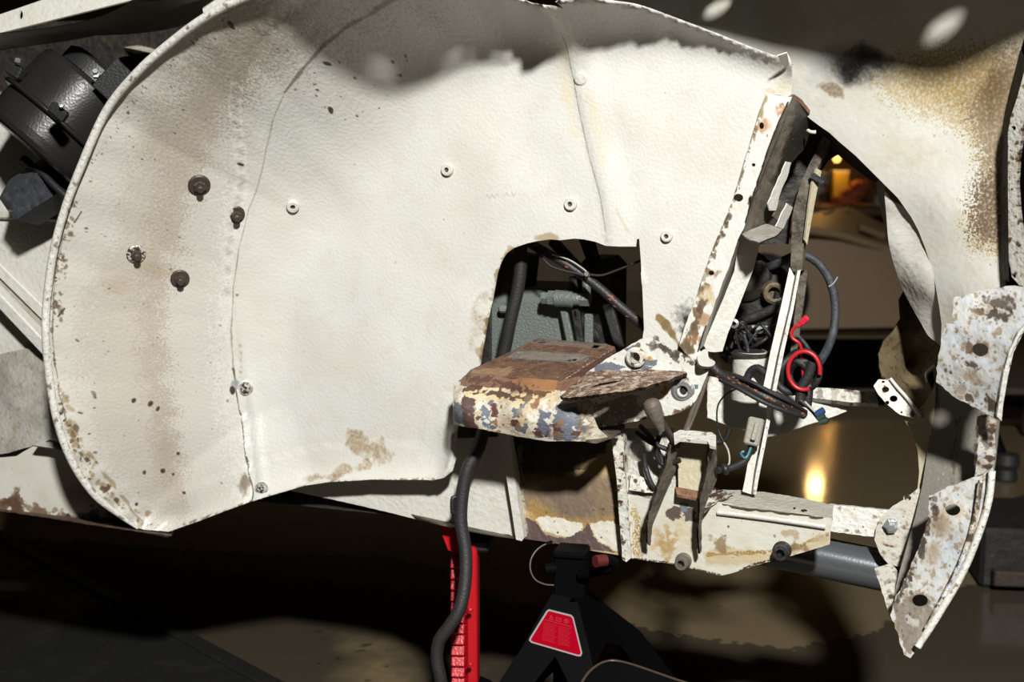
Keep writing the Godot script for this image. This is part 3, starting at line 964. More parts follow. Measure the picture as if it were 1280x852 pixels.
	t.along([[92, 240], [84, 290], [76, 330], [72, 370], [72, 410]], 70, .6, 3.0, 6.0, C(104, 86, 66), .8)
	t.along([[74, 470], [84, 525], [97, 560], [118, 595], [150, 632], [180, 650]], 90, .8, 4.5, 7.0, C(160, 138, 104), .85)
	t.along([[80, 500], [97, 560], [130, 610], [170, 650]], 30, .8, 3.0, 6.0, C(92, 72, 52), .85)
	t.stroke([[230, 655], [282, 638], [330, 622], [400, 604], [470, 600], [560, 598]], 4.0, C(120, 98, 72), 0.7, 0.5, 1.0)
	t.specks([[75, 380], [105, 380], [140, 560], [190, 640], [130, 600], [80, 500]], 60, 0.8, 2.6, C(72, 56, 44), 0.8)
	t.specks([[100, 220], [180, 110], [280, 30], [330, 20], [260, 120], [180, 240], [110, 330]], 110, 0.8, 2.6, C(58, 50, 42), 0.8)
	t.specks([[340, 50], [460, 10], [520, 60], [480, 140], [400, 160], [350, 130]], 40, 0.8, 2.2, C(62, 54, 46), 0.8)
	t.specks([[110, 300], [270, 130], [300, 300], [290, 600], [210, 640], [130, 540]], 110, 0.7, 2.0, C(104, 84, 66), 0.7)
	t.specks([[320, 150], [940, 90], [850, 400], [800, 280], [620, 290], [580, 580], [330, 600]], 90, 0.5, 1.4, C(150, 126, 98), 0.6)
	for b in [[287, 30, 3, 5], [180, 590, 3, 4], [167, 500, 3, 4], [188, 503, 4, 4], [197, 510, 2, 3], [203, 588, 3, 3], [216, 592, 2, 2], [222, 566, 2, 2], [302, 205, 2.5, 2], [413, 138, 3, 5], [425, 120, 3, 2], [408, 79, 4, 2], [230, 615, 3, 3], [170, 630, 3, 3]]:
		t.blob(b[0], b[1], b[2], b[3], 20, C(60, 48, 38), 0.9, 0.4, 0.7)
	t.stroke([[92, 278], [101, 264]], 2.0, C(70, 60, 50), 0.9)
	t.stroke([[72, 395], [80, 385]], 3.0, C(70, 60, 50), 0.9)
	# seam grime
	t.stroke(SEAM.slice(0, 6), 4.0, C(104, 92, 76), 0.6, 0.0)
	t.stroke(SEAM.slice(4, 12), 1.6, C(150, 134, 112), 0.5, 0.0)
	t.stroke(SEAM.slice(10, 14), 1.6, C(150, 132, 106), 0.6, 0.0)
	t.stroke(SEAM.slice(13, 18), 2.2, C(84, 68, 50), 0.85, 0.2)
	t.stroke([[300, 430], [300, 470]], 6.0, C(170, 148, 120), 0.5, 0.5)
	t.blob(293, 480, 5, 7, 0, C(168, 170, 172), 0.9, 0.3, 0.4)
	t.blob(290, 487, 3, 5, 0, C(60, 44, 32), 0.9, 0.3, 0.6)
	t.blob(306, 602, 8, 12, 0, C(110, 84, 60), 0.6, 0.6, 0.9)
	# rust at the cut-out and along the bottom
	t.along([[603, 452], [607, 425], [612, 395], [617, 370], [622, 342], [629, 322], [642, 310]], 70, 1.0, 5.0, 3.0, C(166, 142, 108), .8)
	t.along([[604, 446], [612, 396]], 24, 1.0, 3.5, 3.0, C(124, 98, 68), .8)
	t.blob(640, 314, 16, 7, -35, C(172, 148, 116), 0.75, 0.5, 0.8)
	t.blob(684, 296, 13, 5, -5, C(184, 162, 130), 0.8, 0.4, 0.8)
	t.blob(598, 400, 10, 30, 12, C(170, 146, 112), 0.7, 0.7, 1.0, 1, 0.7)
	t.blob(460, 557, 30, 13, 12, C(168, 142, 108), 0.85, 0.4, 0.9, 1, 0.5)
	t.blob(436, 585, 26, 8, -15, C(164, 136, 104), 0.7, 0.5, 1.0, 1, 0.6)
	t.blob(405, 596, 20, 5, -8, C(150, 120, 88), 0.7, 0.5, 1.0, 1, 0.6)
	t.blob(860, 398, 22, 24, 15, C(64, 60, 56), 0.9, 1.0, 0.5, 0, 0.3)
	t.blob(862, 404, 10, 14, 15, C(26, 24, 24), 0.9, 0.8, 0.5, 0, 0.2)
	t.stroke([[824, 396], [832, 404], [840, 416], [848, 430], [852, 440]], 10.0, C(142, 118, 78), 0.9, 0.0, 0.8)
	t.along([[815, 426], [840, 440], [862, 447]], 40, 1.0, 4.0, 3.0, C(66, 56, 46), .7)
	# sealer and old marks
	t.stroke([[703, 70], [710, 120], [720, 165]], 14.0, C(236, 226, 198), 0.6, 0.0, 1.0)
	t.stroke([[737, 120], [748, 170], [752, 200]], 14.0, C(234, 224, 196), 0.6, 0.3, 1.0)
	t.stroke(CREASE.slice(1, 7), 1.5, C(150, 138, 118), 0.7, 0.1)
	t.stroke([[770, 262], [785, 290]], 5.0, C(222, 210, 184), 0.6, 0.0)
	for k in 9: t.stroke([[606 + k * 6, 248 - k * 0.6], [609 + k * 6, 243 - k * 0.6], [611 + k * 6, 247 - k * 0.6]], 1.2, C(176, 170, 156), 0.45, 0.35)
	t.blob(975, 105, 12, 14, 0, C(226, 204, 160), 0.5, 0.7, 0.9, 1, 0.5)
	t.blob(960, 112, 10, 6, 0, C(214, 178, 116), 0.6, 0.6, 0.9, 1, 0.5)
	var pebbles := FastNoiseLite.new()
	pebbles.seed = 21
	pebbles.frequency = 0.1
	pebbles.fractal_octaves = 3
	var im := pebbles.get_image(1680, 1200)
	im.convert(Image.FORMAT_RGBA8)
	im.bump_map_to_normal_map(3.0)
	var m := painted("wheel_housing_paint", t, 0.42, ImageTexture.create_from_image(im), 0.2)
	var h := sheet("wheel_housing", car, m, s, 0.005, 0.0015)
	# its rolled lip
	var pts := []
	var radii := []
	var inv := car_frame.affine_inverse()
	for p in LIP.slice(1, 24):
		pts.append(Q(p[0] + (3.0 if p[1] > 0 else 0.0), p[1] + 1.0, p[2] + 0.004))
	var path := smooth_path(pts, 0.012)
	for i in path.size():
		var u := float(i) / path.size()
		radii.append(0.0052 * clampf(minf(u * 10.0 + 0.35, 1.0), 0, 1) * clampf((1.0 - u) * 6.0 + 0.25, 0, 1) * (1.0 if u < 0.75 else 1.0))
	var mb := MB.new()
	sweep(mb, path, radii, 12)
	put_mesh("rolled_lip", mb.mesh(), M.cream_chipped, car)
	# bolts and rivet nuts
	var on := func(px: float, py: float) -> Transform3D:
		var p := to_sheet(car_frame, hf, px, py)
		var e := 0.006
		var z: float = hf.call(p.x, p.y)
		var n := Vector3(z - base_h.call(p.x + e, p.y) - (z - base_h.call(p.x, p.y)), z - base_h.call(p.x, p.y + e) - (z - base_h.call(p.x, p.y)), e).normalized()
		return Transform3D(facing(car_frame.basis * n), car_frame * Vector3(p.x, p.y, z))
	for b in [[249, 231, 1.15, 0], [295, 268, 1.0, 1], [170, 317, 1.0, 2], [225, 348, 1.0, 1]]:
		var at: Transform3D = on.call(b[0], b[1])
		var k: float = b[2]
		var w := lathe("washer", h, M.bolt_chipped if b[3] == 2 else M.bolt_brown, [[0.0, 0.0], [.0125 * k, 0.0], [.0125 * k, .0018], [.011 * k, .003], [.004, .003]], at.origin, at.basis.y, 22)
		var mb2 := MB.new()
		var a2 := Transform3D(at.basis, at.origin)
		turned(mb2, [[.0075 * k, .002], [.0075 * k, .007], [.0062 * k, .0085], [.0045, .0085]], a2, 6, 0.4)
		turned(mb2, [[.0045, .006], [.0045, .0155], [.0035, .0165], [0.0, .0165]], a2, 12)
		put_mesh("bolt", mb2.mesh(), M.bolt_brown, h)
	for b in [[366, 257, 1.0], [560, 212, .95], [714, 255, .95], [834, 295, .85]]:
		var at: Transform3D = on.call(b[0], b[1])
		var k: float = b[2]
		var mb2 := MB.new()
		turned(mb2, [[.0088 * k, 0.0], [.0085 * k, .004], [.0072 * k, .0058], [.0034 * k, .0058], [.0034 * k, .001], [0.0, .001]], at, 18)
		put_mesh("rivet_nut", mb2.mesh(), M.cream_plain, h)
		lathe("rivet_bore", h, M.rust_dark, [[.0034 * k, .0012], [.0034 * k, .0022], [0.0, .0022]], at.origin, at.basis.y, 12)
	for b in [[307, 484], [328, 609]]:
		var at: Transform3D = on.call(b[0], b[1])
		lathe("washer", h, M.cream_chipped, [[.0105, 0.0], [.0105, .0018], [.009, .003], [.003, .003]], at.origin, at.basis.y, 22)
		var mb2 := MB.new()
		turned(mb2, [[.0072, .0025], [.007, .0048], [.0055, .0062], [.003, .0066], [.003, .004], [0.0, .004]], at, 20)
		turned(mb2, [[.0085, .0026], [.0085, .0034], [.0078, .0034]], at, 20)
		put_mesh("screw", mb2.mesh(), M.bolt_chipped, h)
	var pl: Transform3D = on.call(726, 98)
	lathe("blanking_plug", h, M.cream_plain, [[.0085, 0.0], [.0082, .0012], [.0065, .0022], [0.0, .0025]], pl.origin, pl.basis.y, 22)
	# wheel-side face of the corner at the top
	panel("corner_flange", car, M.cream_plain, [[972, 70], [984, 66], [986, 78], [991, 80], [989, 84], [984, 88], [977, 80]], [[972, 70, .046], [985, 66, .04], [989, 88, .005]], {"step": 0.004})

func nose() -> void:
	var hf := plane_h([[700, -60, -.03], [850, 10, -.04], [990, 100, -.04], [1013, 150, -.05], [1069, 194, -.045], [1107, 232, -.042], [1139, 271, -.04], [1157, 311, -.034], [1174, 383, -.03], [1172, 470, -.05], [1160, 560, -.05], [1140, 650, -.02], [1115, 750, .03],
		[1050, 110, -.034], [1100, 140, -.03], [1180, 130, -.016], [1250, 150, .005], [1180, 260, -.014], [1215, 230, -.004], [1250, 300, .015], [1215, 372, .004], [1100, -40, .02], [1280, -40, .07], [1215, 480, -.02], [1240, 580, .0], [1200, 650, .02], [1150, 800, .06]], car_frame, {"dent": .0012, "dent_freq": 9.0})
	var outline := [[700, -62], [1000, -62], [1290, -62], [1282, 40], [1272, 75], [1263, 120], [1254, 150], [1251, 200], [1250, 260], [1252, 320], [1258, 362], [1262, 420], [1255, 480], [1250, 520], [1244, 580], [1235, 630], [1210, 690], [1178, 755], [1150, 800], [1134, 812], [1120, 775], [1116, 750], [1124, 715], [1134, 680], [1144, 645], [1153, 605], [1160, 560], [1166, 520], [1171, 478], [1176, 430], [1177, 405], [1174, 383], [1168, 349], [1157, 311], [1148, 288], [1139, 271], [1122, 247], [1107, 232], [1093, 218], [1069, 194], [1050, 178], [1037, 166], [1024, 157], [1012, 148], [1000, 137], [985, 125], [960, 110], [850, 60], [740, 40]]
	var s := surf(outline, hf, car_frame)
	var t := Tex.new(self, s, 640, 900, C(232, 230, 220))
	t.wash(2, 0.45, 0.4, C(224, 214, 192), 0.6)
	t.wash(1, 0.6, 0.3, C(214, 202, 178), 0.4)
	t.poly([[1080, 90], [1130, 60], [1200, 60], [1290, 40], [1290, 240], [1260, 320], [1212, 312], [1208, 260], [1224, 215], [1212, 170], [1180, 152], [1130, 135], [1105, 118]], C(204, 178, 128), 0.75, 9.0, 0.5, 0, true)
	t.poly([[1120, 80], [1170, 70], [1230, 60], [1262, 90], [1255, 160], [1220, 150], [1180, 125], [1140, 112]], C(178, 148, 92), 0.75, 9.0, 0.7, 0, true)
	t.poly([[1206, 140], [1260, 60], [1285, 60], [1262, 170], [1252, 310], [1228, 306], [1212, 300], [1212, 262], [1226, 218], [1222, 180]], C(148, 128, 106), 0.8, 8.0, 0.45, 0, true)
	t.poly([[1216, 225], [1254, 210], [1252, 296], [1232, 302], [1214, 296], [1213, 262]], C(110, 92, 72), 0.8, 7.0, 0.75, 0, true)
	t.blob(1245, 110, 22, 50, 10, C(120, 94, 60), 0.7, 0.8, 0.6, 1, 0.5)
	t.blob(1066, 86, 52, 34, 10, C(60, 58, 56), 0.8, 1.0, 0.3, 2, 0.35)
	t.blob(1062, 84, 32, 24, 20, C(14, 13, 14), 0.95, 0.7, 0.4, 1, 0.25)
	t.blob(1092, 70, 30, 16, 20, C(26, 25, 25), 0.9, 0.8, 0.4, 1, 0.25)
	t.blob(1018, 92, 14, 18, 0, C(196, 200, 204), 0.5, 0.9, 0.6)
	t.blob(1037, 111, 15, 12, 25, C(150, 130, 106), 0.95, 0.3, 0.6, 1, 0.35)
	t.poly([[1150, 470], [1120, 640], [1090, 720], [1080, 840], [1280, 840], [1270, 470], [1200, 440]], C(142, 137, 127), 0.92, 5.0, 0.1, 1, true)
	t.specks([[1170, 540], [1240, 540], [1200, 680], [1130, 700]], 45, 0.7, 2.2, C(226, 222, 212), 0.8)
	t.stroke([[1198, 520], [1194, 550], [1190, 600]], 8.0, C(104, 84, 62), 0.6, 0.4, 1.0)
	t.stroke([[1230, 520], [1226, 580], [1214, 640]], 16.0, C(82, 64, 48), 0.8, 0.35, 1.0)
	t.specks([[1000, 150], [1180, 160], [1250, 350], [1180, 400], [1140, 270]], 40, 0.6, 1.8, C(120, 96, 72), 0.7)
	var rough := FastNoiseLite.new()
	rough.seed = 23
	rough.frequency = 0.06
	var im := rough.get_image(900, 1200)
	im.convert(Image.FORMAT_RGBA8)
	im.bump_map_to_normal_map(3.0)
	sheet("nose_panel", car, painted("nose_paint", t, 0.5, ImageTexture.create_from_image(im), 0.16), s, 0.007, 0.0015)
	# the top of the wing: a level sheet over the nose, with two bolt holes that let the light through
	var top := 1.075
	var lamp := Vector3(0.36, 2.34, 2.78)
	var fr := Transform3D(Basis(car_frame.basis.x, -car_frame.basis.z, Vector3.UP), Vector3(0, top, 0))
	var under := func(px: float, py: float) -> Vector2:
		var q := to_sheet(car_frame, hf, px, py)
		var w: Vector3 = car_frame * Vector3(q.x, q.y, hf.call(q.x, q.y))
		var e := w.lerp(lamp, (top - w.y) / (lamp.y - w.y))
		var l := fr.affine_inverse() * e
		return Vector2(l.x, l.y)
	var edge := PackedVector2Array()
	for p in [[760, 12], [830, 26], [900, 44], [960, 62], [1040, 80], [1100, 88], [1140, 97], [1175, 98], [1205, 86], [1240, 68], [1270, 52], [1330, 30]]: edge.append(under.call(p[0], p[1]))
	var back0 := fr.affine_inverse() * Q(760, -62, -.04)
	var back1 := fr.affine_inverse() * Q(1330, -62, .07)
	edge.append(Vector2(back1.x, back1.y)); edge.append(Vector2(back0.x, back0.y))
	var r := Rect2(edge[0], Vector2.ZERO)
	for p in edge: r = r.expand(p)
	var holes := []
	for c in [[897, 9, .013], [1180, 32, .0145]]:
		var o: Vector2 = under.call(c[0], c[1])
		var ring := PackedVector2Array()
		for i in 18: ring.append(o + Vector2(cos(TAU * i / 18), sin(TAU * i / 18)) * c[2])
		holes.append(ring)
	sheet("wing_top", car, M.cream_plain, {"fr": fr, "hf": func(_x, _y): return 0.0, "out": edge, "box": r, "holes": holes}, 0.012, 0.0015)
	var flake_relief := normal_tex(52, .012, 5, 10.0)
	var paint_upper := func(t: Tex) -> void:
		t.wash(2, .42, .3, C(214, 220, 228), .7)
		t.wash(1, .54, .2, C(206, 192, 168), .75)
		t.wash(1, .66, .1, C(150, 134, 114), .6)
		t.blob(1250, 378, 26, 9, -8, C(96, 82, 70), .85, .4, 1.0)
		t.blob(1246, 392, 24, 8, 4, C(84, 70, 60), .9, .4, 1.1)
		t.blob(1222, 390, 10, 5, 0, C(150, 126, 98), .7, .5, .9)
		t.blob(1208, 432, 9, 7, 0, C(110, 90, 72), .8, .4, 1.1)
		t.blob(1218, 456, 14, 5, 10, C(92, 76, 62), .85, .4, 1.1)
		t.blob(1225, 437, 14, 12, 0, C(150, 94, 62), .7, .5, .6)
		t.blob(1214, 470, 16, 8, 20, C(176, 150, 118), .7, .5, 1.0)
		t.blob(1200, 488, 14, 8, 20, C(150, 128, 100), .6, .6, 1.0)
		t.blob(1240, 505, 8, 12, 0, C(84, 68, 58), .9, .4, .9)
		t.blob(1212, 498, 8, 6, 20, C(96, 78, 66), .9, .4, 1.0)
		t.blob(1230, 454, 14, 8, 0, C(232, 236, 240), .9, .3, .9)
		t.blob(1188, 420, 12, 18, 0, C(222, 228, 236), .7, .5, .9)
		t.specks([[1170, 477], [1190, 370], [1270, 360], [1250, 520]], 70, .8, 2.6, C(90, 74, 60), .8)
	var paint_lower := func(t: Tex) -> void:
		t.wash(2, .42, .3, C(208, 214, 220), .7)
		t.wash(1, .48, .2, C(200, 188, 168), .75)
		t.wash(1, .60, .14, C(150, 136, 118), .65)
		t.along([[1158, 650], [1152, 685], [1136, 720], [1118, 756]], 60, 1.5, 6.0, 5.0, C(80, 70, 61))
		t.along([[1166, 622], [1170, 640], [1160, 660]], 30, 1.2, 4.0, 4.0, C(70, 58, 50))
		t.blob(1175, 655, 16, 20, 20, C(150, 124, 96), .7, .6, 1.0)
		t.blob(1166, 690, 10, 18, 20, C(170, 146, 116), .7, .6, 1.0)
		t.blob(1192, 637, 14, 10, 0, C(204, 186, 160), .8, .4, .7)
		t.blob(1150, 750, 18, 12, 0, C(112, 98, 82), .85, .5, .9)
		t.poly([[1116, 756], [1150, 740], [1168, 765], [1150, 800], [1136, 818], [1122, 790]], C(128, 114, 98), .8, 6.0, .2)
		t.blob(1143, 776, 10, 8, 0, C(206, 204, 200), .8, .5, .8)
		t.blob(1186, 690, 12, 26, 20, C(206, 214, 222), .7, .6, .8)
		t.specks([[1160, 620], [1240, 590], [1200, 720], [1136, 815], [1116, 760]], 90, .8, 2.8, C(84, 68, 56), .8)
	# flanges where the lamp ring and the wing's front edge were cut away
	coated("upper_flange", car, [[1193, 371], [1215, 367], [1235, 361], [1262, 357], [1300, 358], [1300, 395], [1275, 420], [1265, 440], [1258, 470], [1252, 505], [1250, 525], [1240, 520], [1215, 508], [1190, 494], [1170, 477], [1172, 455], [1178, 418], [1182, 404], [1193, 405], [1190, 394]], [[1193, 371, .075], [1262, 357, .10], [1170, 477, .065], [1250, 520, .10], [1225, 440, .10], [1275, 420, .13], [1300, 358, .13]], {"holes": [[1225, 437, 10.5, 8.5]], "rag": 1.2, "step": .008, "thick": .002, "dent": .003, "dent_freq": 30.0}, 384, 448, C(228, 227, 224), paint_upper, flake_relief)
	panel("flange_return", car, M.cream_chipped, [[1300, 395], [1277, 420], [1267, 440], [1260, 470], [1254, 505], [1252, 526], [1246, 520], [1249, 500], [1254, 468], [1262, 438], [1273, 415], [1296, 388]], [[1298, 392, .13], [1250, 520, .104], [1262, 450, .122], [1246, 500, .112]], {"view": true, "step": .006, "thick": .004})
	coated("lower_flange", car, [[1161, 619], [1180, 610], [1212, 598], [1230, 592], [1243, 580], [1238, 620], [1225, 665], [1205, 715], [1175, 765], [1150, 805], [1138, 822], [1130, 818], [1122, 790], [1113, 768], [1116, 755], [1135, 715], [1150, 680], [1160, 650]], [[1161, 619, .06], [1243, 580, .075], [1205, 715, .085], [1138, 822, .10], [1113, 768, .08], [1190, 660, .08]], {"holes": [[1191, 637, 9.5, 7.0], [1150, 750, 10, 7.5]], "rag": 1.2, "step": .008, "thick": .002, "dent": .003, "dent_freq": 26.0, "seed": 9}, 384, 640, C(216, 214, 210), paint_lower, flake_relief)
	tube("flange_bead", car, M.cream_chipped, [Q(1240, 588, .082), Q(1236, 625, .086), Q(1223, 668, .09), Q(1203, 716, .093), Q(1174, 766, .1), Q(1147, 808, .107)], 0.0042, 0.01, false, 8)
	tube("inner_bead", car, M.torn_flange, [Q(1226, 600, .084), Q(1220, 640, .088), Q(1206, 690, .09), Q(1185, 735, .095), Q(1158, 785, .1)], 0.003, 0.01, false, 8)
	panel("ragged_edge", car, M.torn_flange, [[1222, 520], [1236, 518], [1246, 526], [1244, 560], [1243, 582], [1228, 592], [1218, 596], [1222, 560]], [[1222, 520, .05], [1244, 560, .06], [1222, 592, .055]], {"rag": 2.0, "step": .01})
	panel("tip_tab", car, M.white_rust, [[1093, 710], [1103, 707], [1113, 704], [1120, 712], [1117, 740], [1112, 770], [1108, 757], [1100, 730]], [[1093, 710, .02], [1120, 712, .03], [1112, 770, .05]], {"rag": 0.8, "step": .01, "thick": .003})
	panel("edge_strip", car, M.strip_rust, [[1282, 84], [1272, 120], [1263, 148], [1260, 166], [1260, 240], [1261, 324], [1265, 346], [1274, 356], [1292, 362], [1292, 330], [1278, 300], [1273, 260], [1271, 229], [1273, 195], [1280, 150], [1290, 110]], [[1282, 84, .06], [1260, 200, .05], [1262, 330, .055], [1290, 340, .08], [1285, 150, .07]], {"step": .008, "thick": .004, "holes": [[1267, 160, 3, 3], [1267, 345, 2.5, 2.5]]})
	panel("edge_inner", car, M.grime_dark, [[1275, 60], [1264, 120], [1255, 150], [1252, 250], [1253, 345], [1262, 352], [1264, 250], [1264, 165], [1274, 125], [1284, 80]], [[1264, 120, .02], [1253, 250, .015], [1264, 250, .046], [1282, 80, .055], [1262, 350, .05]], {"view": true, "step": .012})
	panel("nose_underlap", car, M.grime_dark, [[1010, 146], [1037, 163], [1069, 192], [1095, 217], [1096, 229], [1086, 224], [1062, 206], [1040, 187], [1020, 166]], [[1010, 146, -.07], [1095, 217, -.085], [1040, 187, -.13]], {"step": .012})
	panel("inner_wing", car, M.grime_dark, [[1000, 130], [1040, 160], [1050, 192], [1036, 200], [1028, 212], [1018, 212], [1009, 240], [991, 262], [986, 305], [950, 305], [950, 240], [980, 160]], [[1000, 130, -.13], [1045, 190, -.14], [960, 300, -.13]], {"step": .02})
	# rolled lip of the lamp bowl below the nose
	panel("inner_lobe", car, M.cream_plain, [[1106, 238], [1114, 250], [1126, 256], [1140, 272], [1157, 311], [1168, 349], [1176, 383], [1180, 432], [1170, 427], [1160, 419], [1152, 405], [1140, 384], [1128, 360], [1118, 332], [1111, 304], [1108, 270]], [[1108, 250, -.058], [1112, 300, -.064], [1128, 360, -.074], [1160, 419, -.07], [1130, 268, -.054], [1145, 320, -.044], [1155, 365, -.042], [1176, 383, -.045], [1178, 430, -.055], [1140, 345, -.046]], {"smooth": true, "smooth_step": 8.0, "step": .006, "dent": .003, "dent_freq": 30.0})
	panel("lobe_edge", car, M.grey_inner, [[1094, 214], [1105, 222], [1107, 245], [1108, 270], [1111, 300], [1107, 292], [1101, 262], [1096, 238]], [[1094, 214, -.12], [1105, 230, -.1], [1108, 290, -.11]], {"step": .01, "thick": .003})

func strip_and_channel() -> void:
	var fine_relief := normal_tex(53, .03, 4, 4.0)
	var paint_strip := func(t: Tex) -> void:
		t.wash(2, .5, .3, C(228, 218, 198), .5)
		t.stroke([[955, 118], [948, 142]], 12.0, C(168, 148, 104), .9, .0, .7)
		t.along([[948, 150], [941, 172], [931, 206], [922, 236], [908, 272], [896, 300], [883, 336]], 80, .8, 3.0, 1.5, C(128, 108, 78))
		t.along([[912, 268], [905, 285], [895, 302], [886, 330]], 60, .8, 3.5, 2.0, C(98, 82, 60))
		t.along([[884, 340], [868, 400], [856, 436]], 50, 1.0, 5.0, 6.0, C(112, 92, 66), .8)
		t.blob(955, 156, 11, 12, 0, C(190, 136, 96), .75, .7, .8)
		t.blob(975, 140, 7, 10, 20, C(186, 130, 88), .8, .5, .9)
		t.blob(961, 192, 4, 8, 20, C(160, 96, 60), .9, .4, .7)
		t.blob(938, 251, 4, 6, 0, C(84, 58, 44), .9, .4, .8)
		t.blob(889, 341, 9, 6, 0, C(150, 118, 88), .8, .5, .9)
		t.blob(882, 370, 12, 18, 20, C(206, 178, 132), .7, .7, .9)
		t.blob(880, 400, 12, 14, 20, C(172, 128, 84), .75, .5, 1.1)
		t.blob(866, 410, 9, 16, 20, C(104, 86, 64), .85, .4, 1.1)
		t.blob(870, 424, 14, 9, 0, C(150, 112, 74), .8, .4, 1.1)
		t.blob(858, 436, 10, 8, 0, C(110, 92, 64), .9, .4, .9)
		t.blob(877, 382, 5, 8, 20, C(92, 72, 54), .8, .4, 1.1)
		t.blob(874, 362, 5, 5, 0, C(90, 74, 58), .7, .4, 1.1)
		t.specks([[950, 120], [990, 122], [940, 250], [880, 430], [852, 432], [900, 300]], 70, .7, 2.2, C(122, 94, 66), .8)
	var paint_return := func(t: Tex) -> void:
		t.wash(1, .45, .3, C(96, 88, 76), .7)
		t.poly([[1000, 122], [1020, 135], [1016, 175], [992, 208], [975, 250], [962, 290], [955, 290], [962, 250], [972, 210], [984, 170], [992, 140]], C(36, 31, 26), .9, 8.0, .2, 1, true)
		for k in 12: t.stroke([[985 - k * 4, 140 + k * 10], [975 - k * 4, 165 + k * 10]], 1.6, C(66, 58, 48), .6, .3)
		t.specks([[990, 125], [1012, 140], [990, 200], [950, 280], [935, 285]], 40, .6, 2.0, C(190, 182, 168), .6)
	coated("post_strip", car, [[958, 116], [972, 119], [990, 121], [988, 126], [976, 149], [962, 185], [953, 213], [940, 251], [929, 287], [922, 300], [912, 332], [903, 353], [893, 381], [880, 416], [874, 437], [880, 446], [870, 450], [860, 444], [849, 432], [857, 405], [871, 371], [882, 336], [895, 300], [908, 270], [921, 236], [930, 205], [940, 172], [950, 138]], [[958, 116, .016], [990, 121, .016], [925, 300, .016], [855, 430, .022], [875, 435, .022]], {"step": .006, "thick": .002, "holes": [[952, 157, 3.0, 4.2], [923, 247, 6, 5], [938, 250, 2.2, 4], [942, 206, 2.4, 2.2], [889, 341, 3.5, 3]], "rag": 0.5}, 384, 640, C(235, 233, 226), paint_strip, fine_relief)
	coated("post_return", car, [[989, 121], [1000, 127], [1011, 139], [1013, 165], [1006, 185], [990, 203], [977, 240], [968, 272], [955, 282], [928, 294], [940, 251], [953, 213], [962, 185], [976, 149]], [[989, 121, .015], [928, 294, .013], [1011, 139, -.05], [965, 275, -.05]], {"view": true, "step": .008, "thick": .002, "rag": .6}, 192, 448, C(126, 117, 102), paint_return, fine_relief)
	panel("return_rim", car, M.rust_brown, [[988, 121], [993, 118], [1003, 125], [1013, 138], [1012, 143], [1001, 130]], [[988, 121, .016], [1012, 139, -.046], [1003, 125, -.02]], {"view": true, "step": .01, "thick": .003, "rag": .5})
	panel("torn_sliver", car, M.cream_plain, [[983, 202], [989, 203], [984, 222], [976, 240], [970, 263], [962, 263], [960, 255], [970, 232]], [[983, 202, -.02], [970, 263, -.02], [989, 203, -.03]], {"view": true, "step": .01, "rag": .6})
	panel("torn_sliver", car, M.cream_plain, [[984, 254], [991, 259], [986, 272], [979, 286], [970, 283], [976, 270]], [[984, 254, -.03], [979, 286, -.03], [991, 259, -.05]], {"view": true, "step": .01, "rag": .6})
	panel("torn_sliver", car, M.grime, [[975, 250], [982, 254], [972, 276], [966, 270]], [[975, 250, -.028], [972, 276, -.028], [982, 254, -.04]], {"view": true, "step": .01, "rag": .6})
	panel("torn_tab", car, M.grey_inner, [[927, 292], [940, 286], [956, 280], [966, 282], [978, 286], [972, 293], [958, 299], [949, 303], [938, 300]], [[927, 292, .014], [956, 280, -.02], [949, 303, .05], [978, 287, .01]], {"view": true, "step": .006, "thick": .002, "rag": 1.0})
	tube("torn_curl", car, M.cream_plain, [Q(1010, 163, -.045), Q(1014, 165, -.04), Q(1020, 165, -.04)], 0.0022, .004, false, 8)
	panel("channel_side", car, M.grey_inner, [[922, 300], [926, 304], [918, 338], [905, 371], [884, 420], [880, 432], [874, 437], [880, 416], [893, 381], [903, 353], [912, 332]], [[922, 300, .014], [876, 433, .02], [925, 306, -.02], [882, 425, -.016]], {"view": true, "step": .008})
	panel("channel_face", car, M.cream_plain, [[925, 290], [955, 285], [950, 305], [942, 336], [931, 364], [921, 390], [910, 416], [903, 439], [893, 440], [884, 439], [880, 432], [884, 420], [905, 371], [918, 338]], [[925, 304, -.02], [882, 425, -.016], [940, 340, -.024], [903, 435, -.02]], {"step": .008, "thick": .002})
	panel("channel_end", car, M.cream_plain, [[872, 444], [881, 436], [885, 440], [886, 447], [894, 452], [891, 457], [882, 458], [874, 455]], [[872, 444, .03], [882, 458, .045], [894, 452, .02], [884, 441, .01]], {"view": true, "smooth": true, "smooth_step": 4.0, "step": .004, "thick": .003})
	# brace from the rail up to the wing
	panel("brace_upper", car, M.grime, [[1030, 168], [1040, 172], [1012, 232], [1006, 275], [1003, 338], [988, 340], [989, 300], [992, 260], [1002, 225]], [[1020, 190, -.10], [990, 262, -.10], [1003, 338, -.095]], {"step": .012, "thick": .012, "rag": .4})
	panel("brace_edge", car, M.beige_clean, [[1021, 210], [1027, 214], [1021, 240], [1015, 272], [1009, 306], [1006, 300], [1011, 258], [1015, 230]], [[1021, 210, -.092], [1009, 306, -.092], [1027, 214, -.098]], {"step": .012, "thick": .003})
	panel("brace_clip", car, M.black_plastic, [[1013, 217], [1018, 216], [1031, 226], [1028, 230], [1014, 223]], [[1013, 217, -.086], [1031, 226, -.086], [1028, 230, -.086]], {"step": .012, "thick": .004})
	panel("brace_lower", car, M.cream_plain, [[987, 334], [993, 345], [999, 338], [990, 385], [978, 440], [974, 457], [964, 509], [957, 545], [946, 600], [944, 619], [928, 614], [931, 600], [946, 515], [953, 489], [963, 440], [975, 388]], [[987, 334, -.085], [999, 338, -.085], [931, 600, -.02], [946, 600, -.02]], {"step": .01, "thick": .003})
